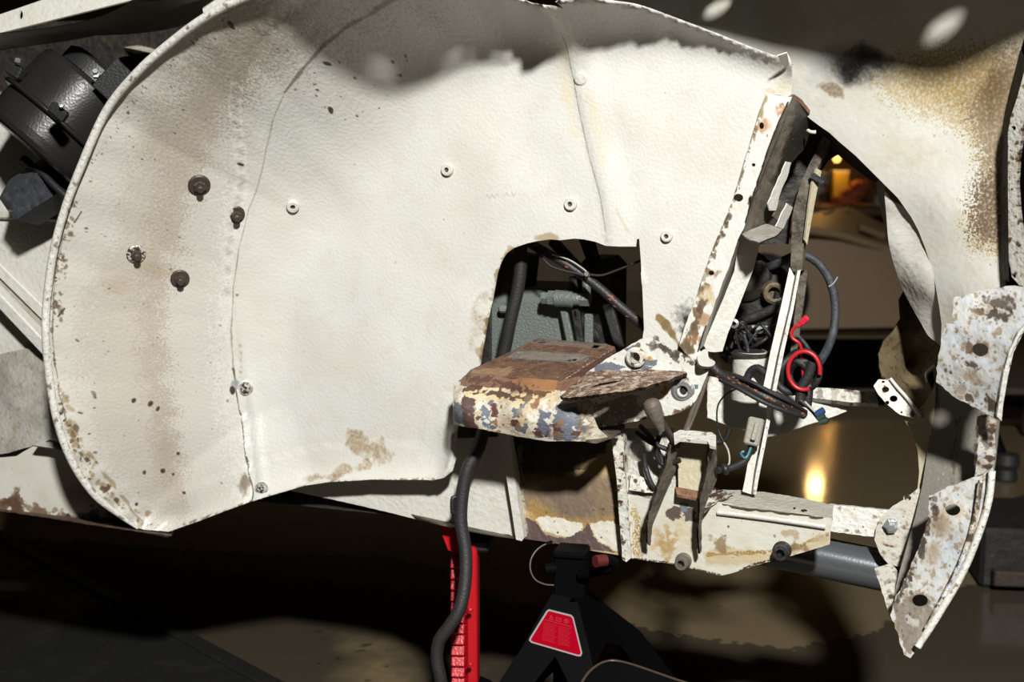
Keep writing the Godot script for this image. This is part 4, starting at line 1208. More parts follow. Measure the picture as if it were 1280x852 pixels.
	panel("brace_fold", car, M.cream_chipped, [[997, 338], [1001, 337], [992, 386], [980, 440], [966, 509], [959, 545], [948, 600], [945, 618], [941, 617], [945, 590], [955, 540], [963, 500], [975, 440], [988, 385]], [[997, 338, -.079], [1001, 337, -.082], [943, 610, -.013], [948, 600, -.016]], {"step": .012, "thick": .004})
	panel("rear_post", car, M.grime, [[1000, 336], [1010, 338], [1002, 395], [996, 440], [988, 440], [993, 395]], [[1000, 336, -.11], [1010, 338, -.11], [990, 440, -.11]], {"step": .012, "thick": .008})

func tray() -> void:
	var level := Transform3D(Basis(car_frame.basis.x, -car_frame.basis.z, Vector3.UP), Q(640, 480, .1))
	var hf := plane_h([[580, 472, .05], [640, 480, .06], [700, 482, .07], [575, 489, .088], [640, 500, .1], [700, 503, .1], [740, 500, .09], [572, 531, .088], [640, 542, .1], [684, 550, .104], [745, 550, .09], [762, 546, .07], [566, 479, .06], [565, 531, .06], [760, 480, .06]], car_frame)
	var s := surf([[567, 479], [576, 474], [581, 469], [586, 466], [610, 467], [660, 472], [700, 476], [724, 470], [735, 480], [732, 492], [742, 500], [742, 520], [748, 535], [760, 546], [742, 551], [715, 551], [682, 551], [652, 546], [620, 540], [595, 535], [580, 533], [567, 530], [566, 505]], hf, car_frame, {"rag": .5})
	var t := Tex.new(self, s, 800, 400, C(230, 224, 210))
	t.wash(1, .5, .2, C(212, 188, 148), .75)
	t.wash(0, .68, .08, C(140, 100, 72), .7)
	t.poly([[575, 484], [700, 488], [690, 506], [640, 506], [590, 500]], C(228, 204, 156), .7, 6.0, .2)
	t.poly([[560, 462], [740, 462], [740, 484], [700, 488], [640, 486], [600, 484], [575, 480]], C(120, 80, 58), .95, 5.0, .3)
	t.poly([[640, 470], [700, 472], [692, 490], [660, 492], [636, 486]], C(176, 124, 74), .8, 5.0, .4)
	for b in [[598, 474, 22, 5, C(92, 64, 50)], [640, 483, 20, 5, C(92, 64, 50)], [625, 492, 26, 3, C(84, 58, 48)], [660, 490, 24, 3, C(84, 58, 48)], [590, 486, 12, 4, C(86, 60, 50)], [655, 498, 16, 3, C(100, 70, 50)], [675, 492, 12, 4, C(104, 72, 50)]]:
		t.blob(b[0], b[1], b[2], b[3], 4, b[4], .9, .2, 1.0, 1)
	t.poly([[580, 494], [595, 500], [596, 536], [579, 534]], C(78, 52, 46), .95, 8.0, .1)
	t.poly([[568, 500], [579, 506], [579, 530], [568, 526]], C(104, 110, 124), .9, 7.6)
	t.poly([[602, 506], [612, 512], [614, 532], [603, 532]], C(106, 112, 126), .95, 8.5)
	t.poly([[612, 502], [622, 504], [622, 520], [616, 524]], C(98, 56, 52), .95, 7.6)
	t.poly([[641, 508], [652, 512], [654, 522], [642, 522]], C(106, 110, 122), .95, 7.6)
	t.poly([[643, 532], [660, 535], [656, 542], [644, 538]], C(106, 110, 122), .95, 5.7)
	t.poly([[656, 522], [660, 524], [660, 534], [654, 536]], C(106, 110, 122), .95, 5.7)
	t.poly([[676, 512], [688, 516], [690, 545], [668, 546], [672, 530]], C(104, 110, 124), .95, 11.4)
	t.poly([[697, 505], [720, 502], [728, 520], [722, 550], [692, 550], [692, 525]], C(104, 112, 128), .95, 8.0, .1)
	t.blob(655, 512, 12, 22, 10, C(168, 140, 96), .6, .8, .8, 1, .5)
	t.blob(630, 528, 24, 10, 0, C(186, 154, 118), .6, .6, .9, 1, .5)
	t.blob(730, 530, 12, 22, 0, C(116, 100, 80), .8, .5, .6, 1, .3)
	t.stroke([[570, 532], [600, 537], [652, 547], [682, 552]], 4.0, C(160, 108, 62), .8, .4)
	t.specks([[600, 520], [760, 500], [740, 550], [600, 536]], 40, 1.0, 3.0, C(222, 214, 200), .9)
	t.specks([[570, 470], [730, 474], [720, 550], [570, 530]], 60, .8, 2.4, C(92, 50, 38), .9)
	var paint_plate := func(t: Tex) -> void:
		t.wash(2, .5, .3, C(222, 214, 196), .4)
		t.poly([[742, 455], [762, 452], [784, 458], [770, 464], [744, 464]], C(108, 114, 126), .95, 3.0)
		t.poly([[805, 448], [822, 450], [820, 456], [800, 458]], C(108, 114, 126), .95, 3.0)
		t.poly([[790, 457], [815, 458], [812, 462], [788, 463]], C(108, 114, 126), .95, 3.0)
		t.poly([[782, 436], [800, 428], [800, 434], [786, 442]], C(110, 92, 82), .9, 3.0)
		t.poly([[780, 436], [790, 432], [786, 442]], C(108, 114, 126), .9, 2.0)
		for b in [[769, 448, 4, 3], [812, 447, 5, 3], [832, 488, 5, 5], [818, 491, 4, 2], [835, 497, 3, 2]]: t.blob(b[0], b[1], b[2], b[3], 0, C(202, 146, 62), .9, .3, 1.0)
		t.poly([[842, 474], [856, 468], [862, 476], [850, 480]], C(126, 100, 62), .9, 3.0)
		t.poly([[868, 480], [873, 480], [872, 486], [868, 486]], C(84, 98, 112), .9, 2.0)
		t.along([[812, 430], [842, 441], [862, 449], [884, 459]], 70, 1.0, 5.0, 3.0, C(80, 70, 60), .8)
		t.stroke([[808, 430], [822, 434]], 3.0, C(120, 100, 70), .7, .3)
		t.poly([[738, 500], [775, 494], [800, 492], [810, 508], [808, 522], [770, 530], [744, 534]], C(118, 106, 86), .85, 6.0, .5)
		t.poly([[796, 496], [812, 494], [808, 504], [798, 506]], C(226, 222, 212), .9, 3.0)
		t.along([[748, 534], [774, 530], [812, 523], [851, 515], [866, 505]], 50, .8, 3.0, 1.5, C(98, 76, 62), .8)
		t.specks([[740, 500], [800, 490], [810, 524], [745, 534]], 70, .8, 2.6, C(226, 222, 210), .9)
		t.specks([[740, 470], [800, 425], [880, 458], [860, 510], [760, 500]], 50, .7, 1.8, C(120, 98, 74), .8)
	for k in 46:
		var q := Vector2(rng.randf_range(572, 735), rng.randf_range(500, 548))
		var cs := [C(106, 112, 126), C(236, 232, 222), C(236, 232, 222), C(150, 108, 76), C(90, 56, 48), C(206, 182, 140)]
		t.blob(q.x, q.y, rng.randf_range(1.5, 5.5), rng.randf_range(1.5, 6.0), rng.randf_range(-30, 30), cs[rng.randi() % 6], .9, .2, 1.3, 1)
	var body := sheet("tray_front", car, painted("tray_front_paint", t, .6, normal_tex(44, .012, 4, 10.0), .5), s, .004, .0025)
	var tf := plane_h([[580, 471, .052], [700, 480, .068], [673, 423, -.075], [757, 429, -.075]], level)
	var ts := surf([[581, 470], [588, 462], [610, 452], [634, 441], [655, 431], [672, 423], [700, 425], [731, 427], [757, 429], [768, 433], [770, 438], [748, 454], [724, 472], [702, 480], [660, 474], [610, 469]], tf, level, {"rag": .4, "holes": [[[638, 445.5], [646, 440], [656, 440.5], [648, 446]], [[704, 452.5], [713, 446.6], [725, 446.4], [717, 452]], [[670, 428.4], [676, 424.4], [686, 425.2], [680, 429.4]], [[736, 434], [743, 429.8], [753, 430.8], [746, 435]]]})
	var tt := Tex.new(self, ts, 480, 480, C(118, 86, 68))
	tt.wash(2, .42, .25, C(94, 66, 53), .8)
	tt.wash(1, .55, .2, C(146, 108, 82), .6)
	tt.wash(0, .70, .06, C(206, 170, 132), .6)
	tt.poly([[634, 446], [648, 438], [700, 440], [740, 444], [730, 452], [690, 452], [650, 449]], C(150, 142, 134), .85, 5.0, .3)
	tt.poly([[664, 429], [674, 424], [730, 428], [762, 431], [754, 435], [700, 432]], C(136, 124, 114), .8, 5.0, .3)
	tt.stroke([[640, 448], [690, 452.5], [722, 452.5]], 3.0, C(60, 46, 40), .8)
	tt.poly([[590, 462], [640, 458], [640, 466], [620, 472], [585, 470]], C(176, 144, 108), .8, 10.0, .4)
	tt.poly([[700, 476], [770, 434], [768, 440], [724, 474]], C(92, 56, 44), .9, 8.0, .3)
	tt.stroke([[700, 478], [735, 455], [766, 436]], 4.0, C(214, 206, 190), .8, .5)
	tt.blob(618, 452, 5, 2, 0, C(90, 76, 62), .9)
	var top := sheet("tray_top", car, painted("tray_top_rust", tt, .7, normal_tex(45, .02, 4, 10.0), .5), ts, .006, .002)
	for r in [[[634, 445], [648, 438.5], [690, 440], [738, 444]], [[640, 449], [690, 452], [722, 452], [736, 446]], [[664, 428], [690, 427], [730, 429], [760, 432]]]:
		var pts := []
		for q in r:
			var l := to_sheet(level, tf, q[0], q[1])
			pts.append(level * Vector3(l.x, l.y, tf.call(l.x, l.y)))
		tube("pressed_rib", top, M.grime, pts, .0016, .008, false, 8)
	coated("side_plate", car, [[700, 500], [716, 480], [738, 462], [762, 446], [785, 433], [800, 424], [812, 421], [830, 430], [850, 440], [866, 448], [880, 458], [886, 458], [884, 468], [880, 477], [875, 490], [870, 500], [862, 509], [851, 515], [836, 519], [812, 523], [790, 527], [774, 530], [752, 534], [740, 534], [722, 520]], [[740, 534, .03], [800, 424, .024], [884, 460, .03], [851, 515, .036], [700, 500, .03]], {"step": .006, "thick": .003, "rag": .6, "holes": [[795, 446, 6, 6.2], [854, 488, 5, 5.5]], "dent": .002, "dent_freq": 20.0}, 512, 320, C(231, 229, 221), paint_plate, normal_tex(54, .03, 4, 5.0))
	for g in [[795, 446, .0125, .0065], [854, 488, .0145, .007]]:
		lathe("bushing", car, M.white_rust if g[0] < 800 else M.grey_washer, [[g[2], 0.0], [g[2], .0022], [g[2] * .8, .004], [g[3] * 1.15, .004], [g[3] * 1.1, .0055], [g[3], .0055], [g[3], -.012]], Q(g[0], g[1], .031), car_frame.basis.z, 24)
	lathe("bush_bore", car, M.engine_dark, [[.0066, .0], [.003, .001], [0.0, .001]], Q(856, 487, .03), car_frame.basis.z, 16)
	panel("torn_blade", car, M.blade_rust, [[700, 495], [715, 482], [736, 464], [760, 462], [792, 463], [822, 460], [850, 458], [859, 466], [840, 473], [802, 484], [781, 489], [760, 491], [738, 494], [712, 497]], [[705, 496, .13], [740, 492, .135], [792, 463, .04], [858, 465, .032], [738, 464, .05], [802, 484, .1]], {"view": true, "step": .006, "thick": .004, "rag": 1.0, "dent": .003, "dent_freq": 28.0, "holes": [[[737, 484], [750, 479], [768, 476], [778, 475], [770, 478], [755, 481]]]})
	panel("blade_lip", car, M.flaking_white, [[722, 494], [745, 492], [770, 488], [778, 490], [776, 496], [755, 503], [745, 506], [738, 500]], [[722, 494, .125], [778, 490, .11], [748, 506, .118]], {"step": .008, "thick": .004, "rag": .7})
	panel("tray_flange", car, M.grime, [[726, 548], [742, 541], [762, 535], [776, 538], [770, 543], [745, 551]], [[726, 548, .10], [762, 535, .03], [776, 538, .03], [745, 551, .10]], {"fr": level, "step": .01, "thick": .003, "rag": .6})
	var kn := MB.new()
	var ax := (Q(812, 502, .08) - Q(822, 528, .075)).normalized()
	turned(kn, [[.004, -.028], [.006, -.02], [.0085, -.012], [.0105, 0.0], [.0105, .006], [.009, .011], [.005, .0135], [0.0, .014]], Transform3D(facing(ax), Q(817, 512, .078)), 18)
	put_mesh("rubber_stop", kn.mesh(), M.grime_stop, car)
	tube("stop_stem", car, M.bolt_brown, [Q(823, 522, .07), Q(832, 535, .05), Q(842, 552, .03)], .0045, .01, false, 10)

func rails() -> void:
	var hf := plane_h([[330, 600, -.03], [650, 560, -.03], [640, 668, -.025]], car_frame)
	panel("side_rail", car, M.cream_plain, [[300, 560], [640, 545], [650, 600], [656, 674], [646, 672], [637, 668], [600, 664], [545, 655], [490, 641], [430, 627], [330, 606]], [[330, 600, -.03], [650, 560, -.03], [640, 668, -.025]], {"step": .01, "thick": .003, "rag": .3})
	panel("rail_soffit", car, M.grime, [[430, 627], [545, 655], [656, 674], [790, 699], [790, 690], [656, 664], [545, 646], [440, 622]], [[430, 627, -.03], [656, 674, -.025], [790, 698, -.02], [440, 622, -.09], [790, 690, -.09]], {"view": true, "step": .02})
	panel("rail_rib", car, M.cream_plain, [[622, 540], [637, 540], [641, 580], [648, 630], [655, 672], [652, 676], [645, 674], [640, 640], [632, 590]], [[622, 540, -.008], [637, 540, -.008], [650, 670, -.004]], {"step": .008, "thick": .012})
	var rs := plane_h([[640, 545, -.06], [775, 545, -.05], [655, 674, -.015], [776, 693, -.01], [645, 610, -.03], [772, 610, -.025]], car_frame)
	var s := surf([[636, 530], [772, 530], [772, 570], [773, 620], [776, 694], [740, 688], [690, 678], [655, 673], [648, 640], [642, 590]], rs, car_frame)
	var t := Tex.new(self, s, 400, 420, C(196, 172, 128))
	t.wash(2, .45, .3, C(170, 146, 108), .7)
	t.poly([[630, 520], [780, 520], [770, 545], [752, 566], [730, 585], [700, 596], [660, 600], [640, 592]], C(70, 58, 46), .95, 8.0, 0.0)  # shade under the tray, painted into the web's colour
	t.poly([[640, 590], [770, 596], [774, 660], [740, 656], [690, 652], [660, 640], [645, 620]], C(128, 106, 84), .9, 7.0, .15, 1, true)
	t.poly([[680, 610], [745, 612], [735, 645], [700, 648]], C(118, 100, 86), .7, 7.0, .2, 1, true)
	t.poly([[662, 622], [700, 645], [740, 650], [776, 640], [776, 660], [660, 655]], C(184, 140, 66), .8, 7.0, .6, 0, true)
	t.poly([[668, 646], [690, 645], [728, 654], [725, 668], [706, 671], [680, 664]], C(232, 226, 210), .98, 4.0)
	t.poly([[737, 654], [760, 650], [776, 655], [776, 690], [762, 684], [744, 672]], C(230, 224, 208), .98, 4.0)
	t.poly([[655, 646], [668, 650], [682, 668], [706, 673], [728, 662], [733, 654], [738, 658], [742, 672], [770, 690], [690, 682], [652, 676]], C(92, 74, 70), .95, 3.0)
	t.stroke([[650, 560], [652, 620], [656, 665]], 8.0, C(206, 196, 176), .8, .3)
	t.blob(740, 580, 24, 14, 0, C(204, 168, 96), .6, .8, .6, 1, .4)
	t.specks([[640, 560], [770, 560], [776, 690], [655, 670]], 60, .8, 2.2, C(84, 60, 48), .8)
	sheet("rusty_web", car, painted("rusty_web_paint", t, .55, normal_tex(46, .02, 4, 8.0), .4), s, .01, .002)
	panel("rail_rib", car, M.white_rust, [[764, 546], [779, 543], [781, 590], [785, 640], [789, 697], [783, 702], [778, 699], [775, 660], [771, 600]], [[764, 546, .012], [779, 543, .012], [786, 695, .014]], {"step": .008, "thick": .016, "rag": .3})
	panel("upper_web", car, M.grey_inner, [[777, 535], [842, 535], [850, 600], [842, 612], [812, 606], [783, 604]], [[777, 535, -.02], [842, 535, -.03], [812, 606, .0]], {"step": .012})
	var fs := plane_h([[783, 600, .006], [840, 612, .01], [897, 628, .012], [1037, 646, .012], [785, 697, .01], [900, 718, .014], [1037, 680, .012]], car_frame)
	var fsu := surf([[782, 590], [800, 596], [815, 603], [845, 610], [880, 620], [897, 627], [930, 633], [1000, 641], [1040, 648], [1038, 664], [1037, 680], [980, 697], [945, 706], [915, 716], [900, 719], [870, 711], [830, 703], [784, 697]], fs, car_frame, {"rag": .5})
	var ft := Tex.new(self, fsu, 720, 320, C(228, 224, 210))
	ft.wash(2, .45, .4, C(220, 208, 184), .6)
	ft.stroke([[790, 640], [800, 660], [795, 690]], 14.0, C(186, 150, 84), .8, .4, 1.0)
	ft.blob(834, 680, 12, 26, 0, C(176, 134, 66), .85, .6, .8, 1, .5)
	ft.blob(820, 670, 10, 22, 0, C(196, 158, 92), .6, .8, .8, 1, .5)
	ft.blob(856, 662, 22, 40, 0, C(214, 184, 132), .5, .8, .8, 1, .4)
	ft.poly([[836, 634], [850, 632], [852, 646], [842, 650], [830, 644]], C(98, 82, 76), .95, 5.0)
	ft.poly([[852, 632], [866, 634], [870, 650], [856, 652]], C(104, 92, 86), .95, 5.0)
	ft.poly([[850, 628], [862, 628], [858, 640], [850, 640]], C(124, 134, 142), .95, 4.0)
	ft.poly([[880, 690], [900, 682], [960, 690], [1035, 672], [1036, 680], [980, 697], [930, 706], [882, 706]], C(206, 184, 140), .8, 5.0, .3, 1, true)
	ft.stroke([[885, 693], [940, 690], [980, 688], [1034, 668]], 5.0, C(166, 132, 74), .8, .3, 1.0)
	ft.blob(898, 680, 14, 10, 20, C(150, 124, 92), .8, .5, 1.0)
	ft.blob(990, 668, 16, 6, 10, C(186, 164, 134), .8, .5, .9)
	ft.blob(1025, 672, 10, 6, 0, C(196, 176, 144), .8, .5, .9)
	ft.blob(1000, 686, 14, 8, 0, C(130, 104, 76), .7, .6, 1.0)
	ft.stroke([[925, 712], [945, 704], [975, 697]], 3.0, C(60, 46, 38), .9, .3)
	ft.stroke([[786, 697], [830, 702], [900, 718]], 3.0, C(70, 54, 42), .8, .4)
	ft.specks([[900, 630], [1036, 650], [1036, 676], [900, 700]], 40, .7, 2.0, C(84, 66, 52), .8)
	ft.poly([[783, 592], [815, 602], [812, 622], [790, 616]], C(120, 104, 90), .85, 6.0, .5)
	sheet("front_rail", car, painted("front_rail_paint", ft, .4, normal_tex(47, .02, 4, 6.0), .3), fsu, .008, .003)
	panel("front_rail_top", car, M.cream_grey, [[884, 606], [900, 612], [930, 612], [965, 616], [1000, 622], [1042, 631], [1041, 648], [1000, 642], [930, 634], [895, 628], [880, 622]], [[884, 606, -.04], [1042, 631, -.04], [895, 628, .012], [1040, 648, .012]], {"view": true, "step": .01, "thick": .002, "rag": .6, "holes": [[1005, 638, 4, 1.8], [993, 635, 1.6, 1.4]]})
	tube("rail_ridge", car, M.cream_plain, [Q(897, 640, .014), Q(925, 643, .015), Q(965, 648, .015), Q(1000, 653, .015), Q(1032, 658, .014)], .0035, .01, false, 8)
	panel("rail_end_patch", car, M.flaking, [[884, 607], [902, 612], [918, 615], [905, 624], [890, 630], [880, 640], [876, 628]], [[884, 607, -.034], [918, 615, -.01], [890, 630, .018]], {"view": true, "step": .008, "rag": 1.0})
	# bracket tower between the ribs and the front rail
	panel("tower_web", car, M.beige_clean, [[847, 548], [888, 550], [884, 590], [878, 614], [848, 610]], [[847, 548, .0], [888, 550, .0], [848, 610, .012]], {"step": .012})
	panel("tower_cap", car, M.cream_chipped, [[842, 541], [850, 537], [868, 538], [890, 540], [895, 544], [895, 558], [887, 556], [884, 551], [850, 548], [843, 552]], [[842, 541, .03], [895, 544, .03], [850, 551, .05]], {"view": true, "step": .006, "thick": .004})
	panel("tower_side", car, M.grime, [[837, 556], [842, 549], [846, 556], [844, 590], [834, 612], [822, 640], [816, 655], [813, 682], [810, 678], [809, 655], [812, 640], [824, 604], [833, 580]], [[836, 556, .035], [848, 590, .01], [812, 660, .045], [819, 664, .03]], {"view": true, "step": .008, "thick": .003, "rag": .7})
	panel("tower_side", car, M.grime, [[887, 556], [890, 552], [896, 554], [896, 600], [890, 612], [881, 634], [877, 655], [877, 688], [875, 692], [873, 660], [875, 624], [883, 590]], [[884, 556, .045], [896, 580, .01], [873, 660, .045], [881, 660, .03]], {"view": true, "step": .008, "thick": .003, "rag": .6})
	panel("tower_ledge", car, M.rust_brown, [[844, 608], [878, 614], [876, 624], [846, 618]], [[844, 608, .013], [878, 614, .013], [846, 618, .03]], {"step": .01, "thick": .003})
	for b in [[855, 700, .0085], [978, 687, .0095]]:
		lathe("spacer_bush", car, M.grime_stop if b[0] < 900 else M.engine_dark, [[b[2] * 1.2, -.004], [b[2] * 1.2, .003], [b[2], .005], [b[2], .016], [b[2] * .9, .0175], [b[2] * .55, .0175], [b[2] * .5, .008], [0.0, .008]], Q(b[0], b[1], .012), car_frame.basis.z, 20)
	panel("torn_patch", car, M.white_rust, [[790, 592], [805, 597], [822, 606], [818, 616], [800, 614], [786, 612]], [[790, 592, .012], [822, 606, .014], [786, 612, .018]], {"step": .006, "rag": 1.2, "dent": .003, "dent_freq": 40.0})

func right_brackets() -> void:
	var ta := Q(930, 676, -.085)
	var tb := Q(1150, 722, -.085)
	lathe("cross_tube", car, M.tube_grey, [[.018, 0], [.026, 0], [.026, ta.distance_to(tb)], [.018, ta.distance_to(tb)], [.018, 0]], ta, tb - ta, 40)
	panel("crossmember", car, M.cream_chipped, [[1036, 630], [1075, 634], [1112, 638], [1110, 672], [1085, 670], [1060, 667], [1036, 663]], [[1036, 630, -.06], [1112, 638, -.06], [1060, 667, -.055]], {"step": .01, "thick": .012, "rag": .5})
	panel("gusset", car, M.strip_rust, [[1100, 648], [1106, 641], [1116, 632], [1130, 624], [1148, 610], [1154, 630], [1148, 655], [1140, 678], [1130, 700], [1122, 708], [1110, 704], [1100, 692], [1093, 674], [1095, 660]], [[1100, 648, -.05], [1148, 610, -.04], [1110, 704, -.035]], {"step": .008, "thick": .003, "smooth": false, "rag": .3, "holes": [[1134, 622, 5, 4]]})
	lathe("gusset_nut", car, M.zinc, [[.011, -.001], [.0105, .001], [.0075, .002], [.0075, .006], [.004, .007], [0.0, .007]], Q(1115, 658, -.042), car_frame.basis.z, 6)
	panel("lamp_arch", car, M.beige_clean, [[1124, 516], [1140, 518], [1155, 505], [1170, 480], [1168, 515], [1160, 570], [1154, 620], [1148, 640], [1116, 637], [1135, 622], [1147, 610], [1149, 590], [1147, 562], [1139, 538]], [[1130, 520, -.06], [1168, 500, -.05], [1148, 630, -.045], [1149, 590, -.055]], {"step": .008, "thick": .003, "holes": [[1139, 529, 4.5, 1.6]]})
	panel("lamp_bowl", car, M.beige_dirty_shaded, [[1099, 458], [1098, 442], [1104, 427], [1116, 414], [1126, 398], [1124, 374], [1130, 363], [1140, 384], [1152, 404], [1165, 422], [1182, 434], [1182, 470], [1166, 492], [1153, 520], [1140, 512], [1124, 490], [1110, 474], [1102, 470]], [[1099, 450, -.09], [1112, 425, -.12], [1128, 380, -.14], [1160, 430, -.15], [1130, 460, -.16], [1165, 480, -.10], [1150, 515, -.06], [1112, 474, -.07]], {"step": .008, "thick": .002, "holes": [[[1160, 466], [1166, 462], [1168, 476], [1166, 488], [1162, 480]]]})
	tube("bowl_slot_rim", car, M.cream_plain, [Q(1170, 456, -.10), Q(1162, 462, -.105), Q(1158, 468, -.11), Q(1160, 478, -.108)], .0022, .004, false, 8)
	panel("bowl_bracket", car, M.strip_rust, [[1092, 482], [1098, 474], [1112, 473], [1120, 483], [1136, 501], [1151, 520], [1142, 522], [1125, 518], [1110, 506], [1098, 493]], [[1092, 482, -.06], [1112, 473, -.065], [1148, 520, -.05]], {"step": .006, "thick": .003, "rag": .3, "holes": [[1107, 486.5, 4.5, 3.6], [1117, 498, 5, 4], [1109, 503, 2.6, 2.4], [1104, 477, 2.2, 1.4], [1127, 515, 1.4, 1.4]]})
	tube("bracket_bead", car, M.cream_plain, [Q(1113, 473, -.062), Q(1121, 483, -.058), Q(1137, 501, -.052), Q(1151, 520, -.046)], .0022, .006, false, 8)
	panel("valance", car, M.cream_plain, [[884, 470], [920, 476], [960, 482], [1012, 488], [1056, 498], [1062, 504], [1058, 514], [1040, 521], [1012, 530], [990, 537], [974, 544], [958, 546], [944, 540], [932, 538], [918, 534], [900, 528], [884, 522]], [[884, 470, -.16], [1058, 500, -.2], [958, 546, -.17]], {"step": .01, "thick": .002, "rag": .6})
	panel("valance_rail", car, M.white_rust, [[1004, 483], [1050, 486], [1096, 490], [1098, 504], [1075, 503], [1058, 502], [1010, 496]], [[1004, 483, -.19], [1096, 490, -.19], [1010, 496, -.18]], {"step": .01, "thick": .01, "rag": .4})

func left_bay() -> void:
	panel("top_beam", car, M.cream_plain, [[-40, 30], [0, 18], [58, -2], [200, -46], [330, -84], [330, -44], [165, 0], [0, 41], [-40, 52]], [[-40, 40, 0.05], [330, -60, 0.05], [0, 41, 0.055]], {"step": .012, "thick": .003, "holes": [[26, 18.5, 2.6, 5.5]]})
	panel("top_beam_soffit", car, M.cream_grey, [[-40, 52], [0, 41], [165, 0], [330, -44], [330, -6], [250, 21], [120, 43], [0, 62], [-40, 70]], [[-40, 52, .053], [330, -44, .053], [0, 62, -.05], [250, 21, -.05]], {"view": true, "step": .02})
	panel("bulkhead_patch", car, M.cream_plain, [[250, -30], [340, -30], [320, 2], [290, 22], [256, 25], [253, 10]], [[250, -30, .05], [340, -30, .05], [256, 25, .05]], {"step": .02})
	panel("bay_side_upper", car, M.cream_plain, [[-30, 110], [60, 120], [120, 130], [120, 272], [60, 270], [-30, 265]], [[-30, 110, -0.035], [120, 130, -0.035], [-30, 265, -0.035]], {"step": .02})
	panel("bay_seam", car, M.cream_grey, [[-30, 262], [60, 268], [120, 272], [120, 278], [60, 274], [-30, 270]], [[-30, 262, -0.030], [120, 272, -0.030], [-30, 270, -0.020]], {"step": .02, "thick": .004})
	panel("bay_side_lower", car, M.cream_plain, [[-30, 266], [120, 274], [130, 470], [120, 580], [-30, 580]], [[-30, 266, -0.030], [120, 274, -0.030], [-30, 580, 0.000]], {"step": .02})
	bar("bay_strut", car, M.cream_plain, Q(-30, 306, 0.000), Q(100, 434, 0.000), .018, .012, car_frame.basis.z)
	bar("bay_strut", car, M.cream_plain, Q(-30, 339, 0.015), Q(100, 476, 0.015), .019, .02, car_frame.basis.z)
	bar("bay_strut", car, M.cream_grey, Q(-30, 322, -0.005), Q(100, 452, -0.005), .014, .008, car_frame.basis.z)
	panel("bay_bulge", car, M.grey_inner, [[-30, 450], [10, 440], [40, 434], [110, 420], [110, 560], [80, 556], [62, 549], [48, 556], [30, 560], [10, 566], [-30, 572]], [[-30, 450, -0.015], [110, 430, 0.000], [20, 500, 0.020], [-30, 568, 0.040], [60, 552, 0.040], [110, 556, 0.040]], {"step": .01, "dent": .006, "dent_freq": 14.0})
	tube("bulge_hem", car, M.cream_plain, [Q(-30, 571, 0.022), Q(10, 563, 0.024), Q(34, 556, 0.026), Q(52, 549, 0.026), Q(64, 546, 0.024), Q(80, 552, 0.024)], .004, .01, false, 8)
	coated("sill", car, [[-30, 574], [20, 570], [44, 556], [60, 555], [90, 563], [150, 580], [214, 592], [216, 668], [208, 672], [190, 667], [110, 656], [60, 647], [-30, 634]], [[-30, 574, 0.070], [230, 600, -0.012], [-30, 634, 0.075]], {"step": .012, "rag": .4}, 448, 224, C(212, 209, 198), func(q):
		q.wash(2, .45, .4, C(196, 190, 174), .6)
		q.along([[-20, 630], [60, 642], [110, 650], [190, 660]], 70, 1.5, 7.0, 5.0, C(120, 96, 74), .8)
		q.along([[0, 628], [30, 636]], 20, 3.0, 10.0, 5.0, C(92, 64, 46), .8)
		q.along([[110, 646], [190, 662]], 40, 2.0, 8.0, 7.0, C(84, 64, 48), .8)
		q.blob(85, 645, 3, 4, 0, C(50, 44, 56), .9)
		q.specks([[-20, 580], [80, 570], [200, 610], [190, 650], [-20, 620]], 40, .6, 2.0, C(120, 104, 86), .7))
	panel("sill_top", car, M.cream_plain, [[40, 556], [60, 548], [95, 556], [150, 570], [150, 582], [92, 566], [60, 559]], [[40, 556, 0.072], [150, 582, 0.072], [60, 548, 0.020], [150, 570, 0.020]], {"view": true, "step": .012})
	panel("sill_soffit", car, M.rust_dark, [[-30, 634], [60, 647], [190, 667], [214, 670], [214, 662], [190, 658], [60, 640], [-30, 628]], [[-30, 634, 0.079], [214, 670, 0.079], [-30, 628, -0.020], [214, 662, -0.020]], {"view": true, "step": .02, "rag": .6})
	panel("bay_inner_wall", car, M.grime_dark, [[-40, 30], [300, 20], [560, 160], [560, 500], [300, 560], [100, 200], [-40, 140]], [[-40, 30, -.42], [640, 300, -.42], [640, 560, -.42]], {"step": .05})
	# unseen floor pan behind sill and rail, added to block flash light below
	var fr := Transform3D(Basis(car_frame.basis.x, -car_frame.basis.z, Vector3.UP), Vector3(car_frame.origin.x, .352, car_frame.origin.z))
	var pan := PackedVector2Array([Vector2(-1.1, .03), Vector2(-.42, .04), Vector2(-.02, .035), Vector2(.12, .035), Vector2(.12, .5), Vector2(-.3, .9), Vector2(-1.1, .9)])
	sheet("added_floor_pan", car, M.grime_dark, {"fr": fr, "hf": func(_x, _y): return 0.0, "out": pan, "box": Rect2(-1.1, .03, 1.22, .87), "holes": []}, .05, .002)
	panel("hinge_bracket", car, M.beige_dirty_shaded, [[148, 72], [180, 66], [205, 68], [200, 95], [170, 105], [158, 92]], [[148, 72, -0.100], [205, 68, -0.100], [170, 105, -0.080]], {"step": .012})
	lathe("hinge_pin", car, M.bolt_brown, [[.006, 0.0], [.005, .004], [0.0, .005]], Q(167, 78, -0.096), car_frame.basis.z, 12)

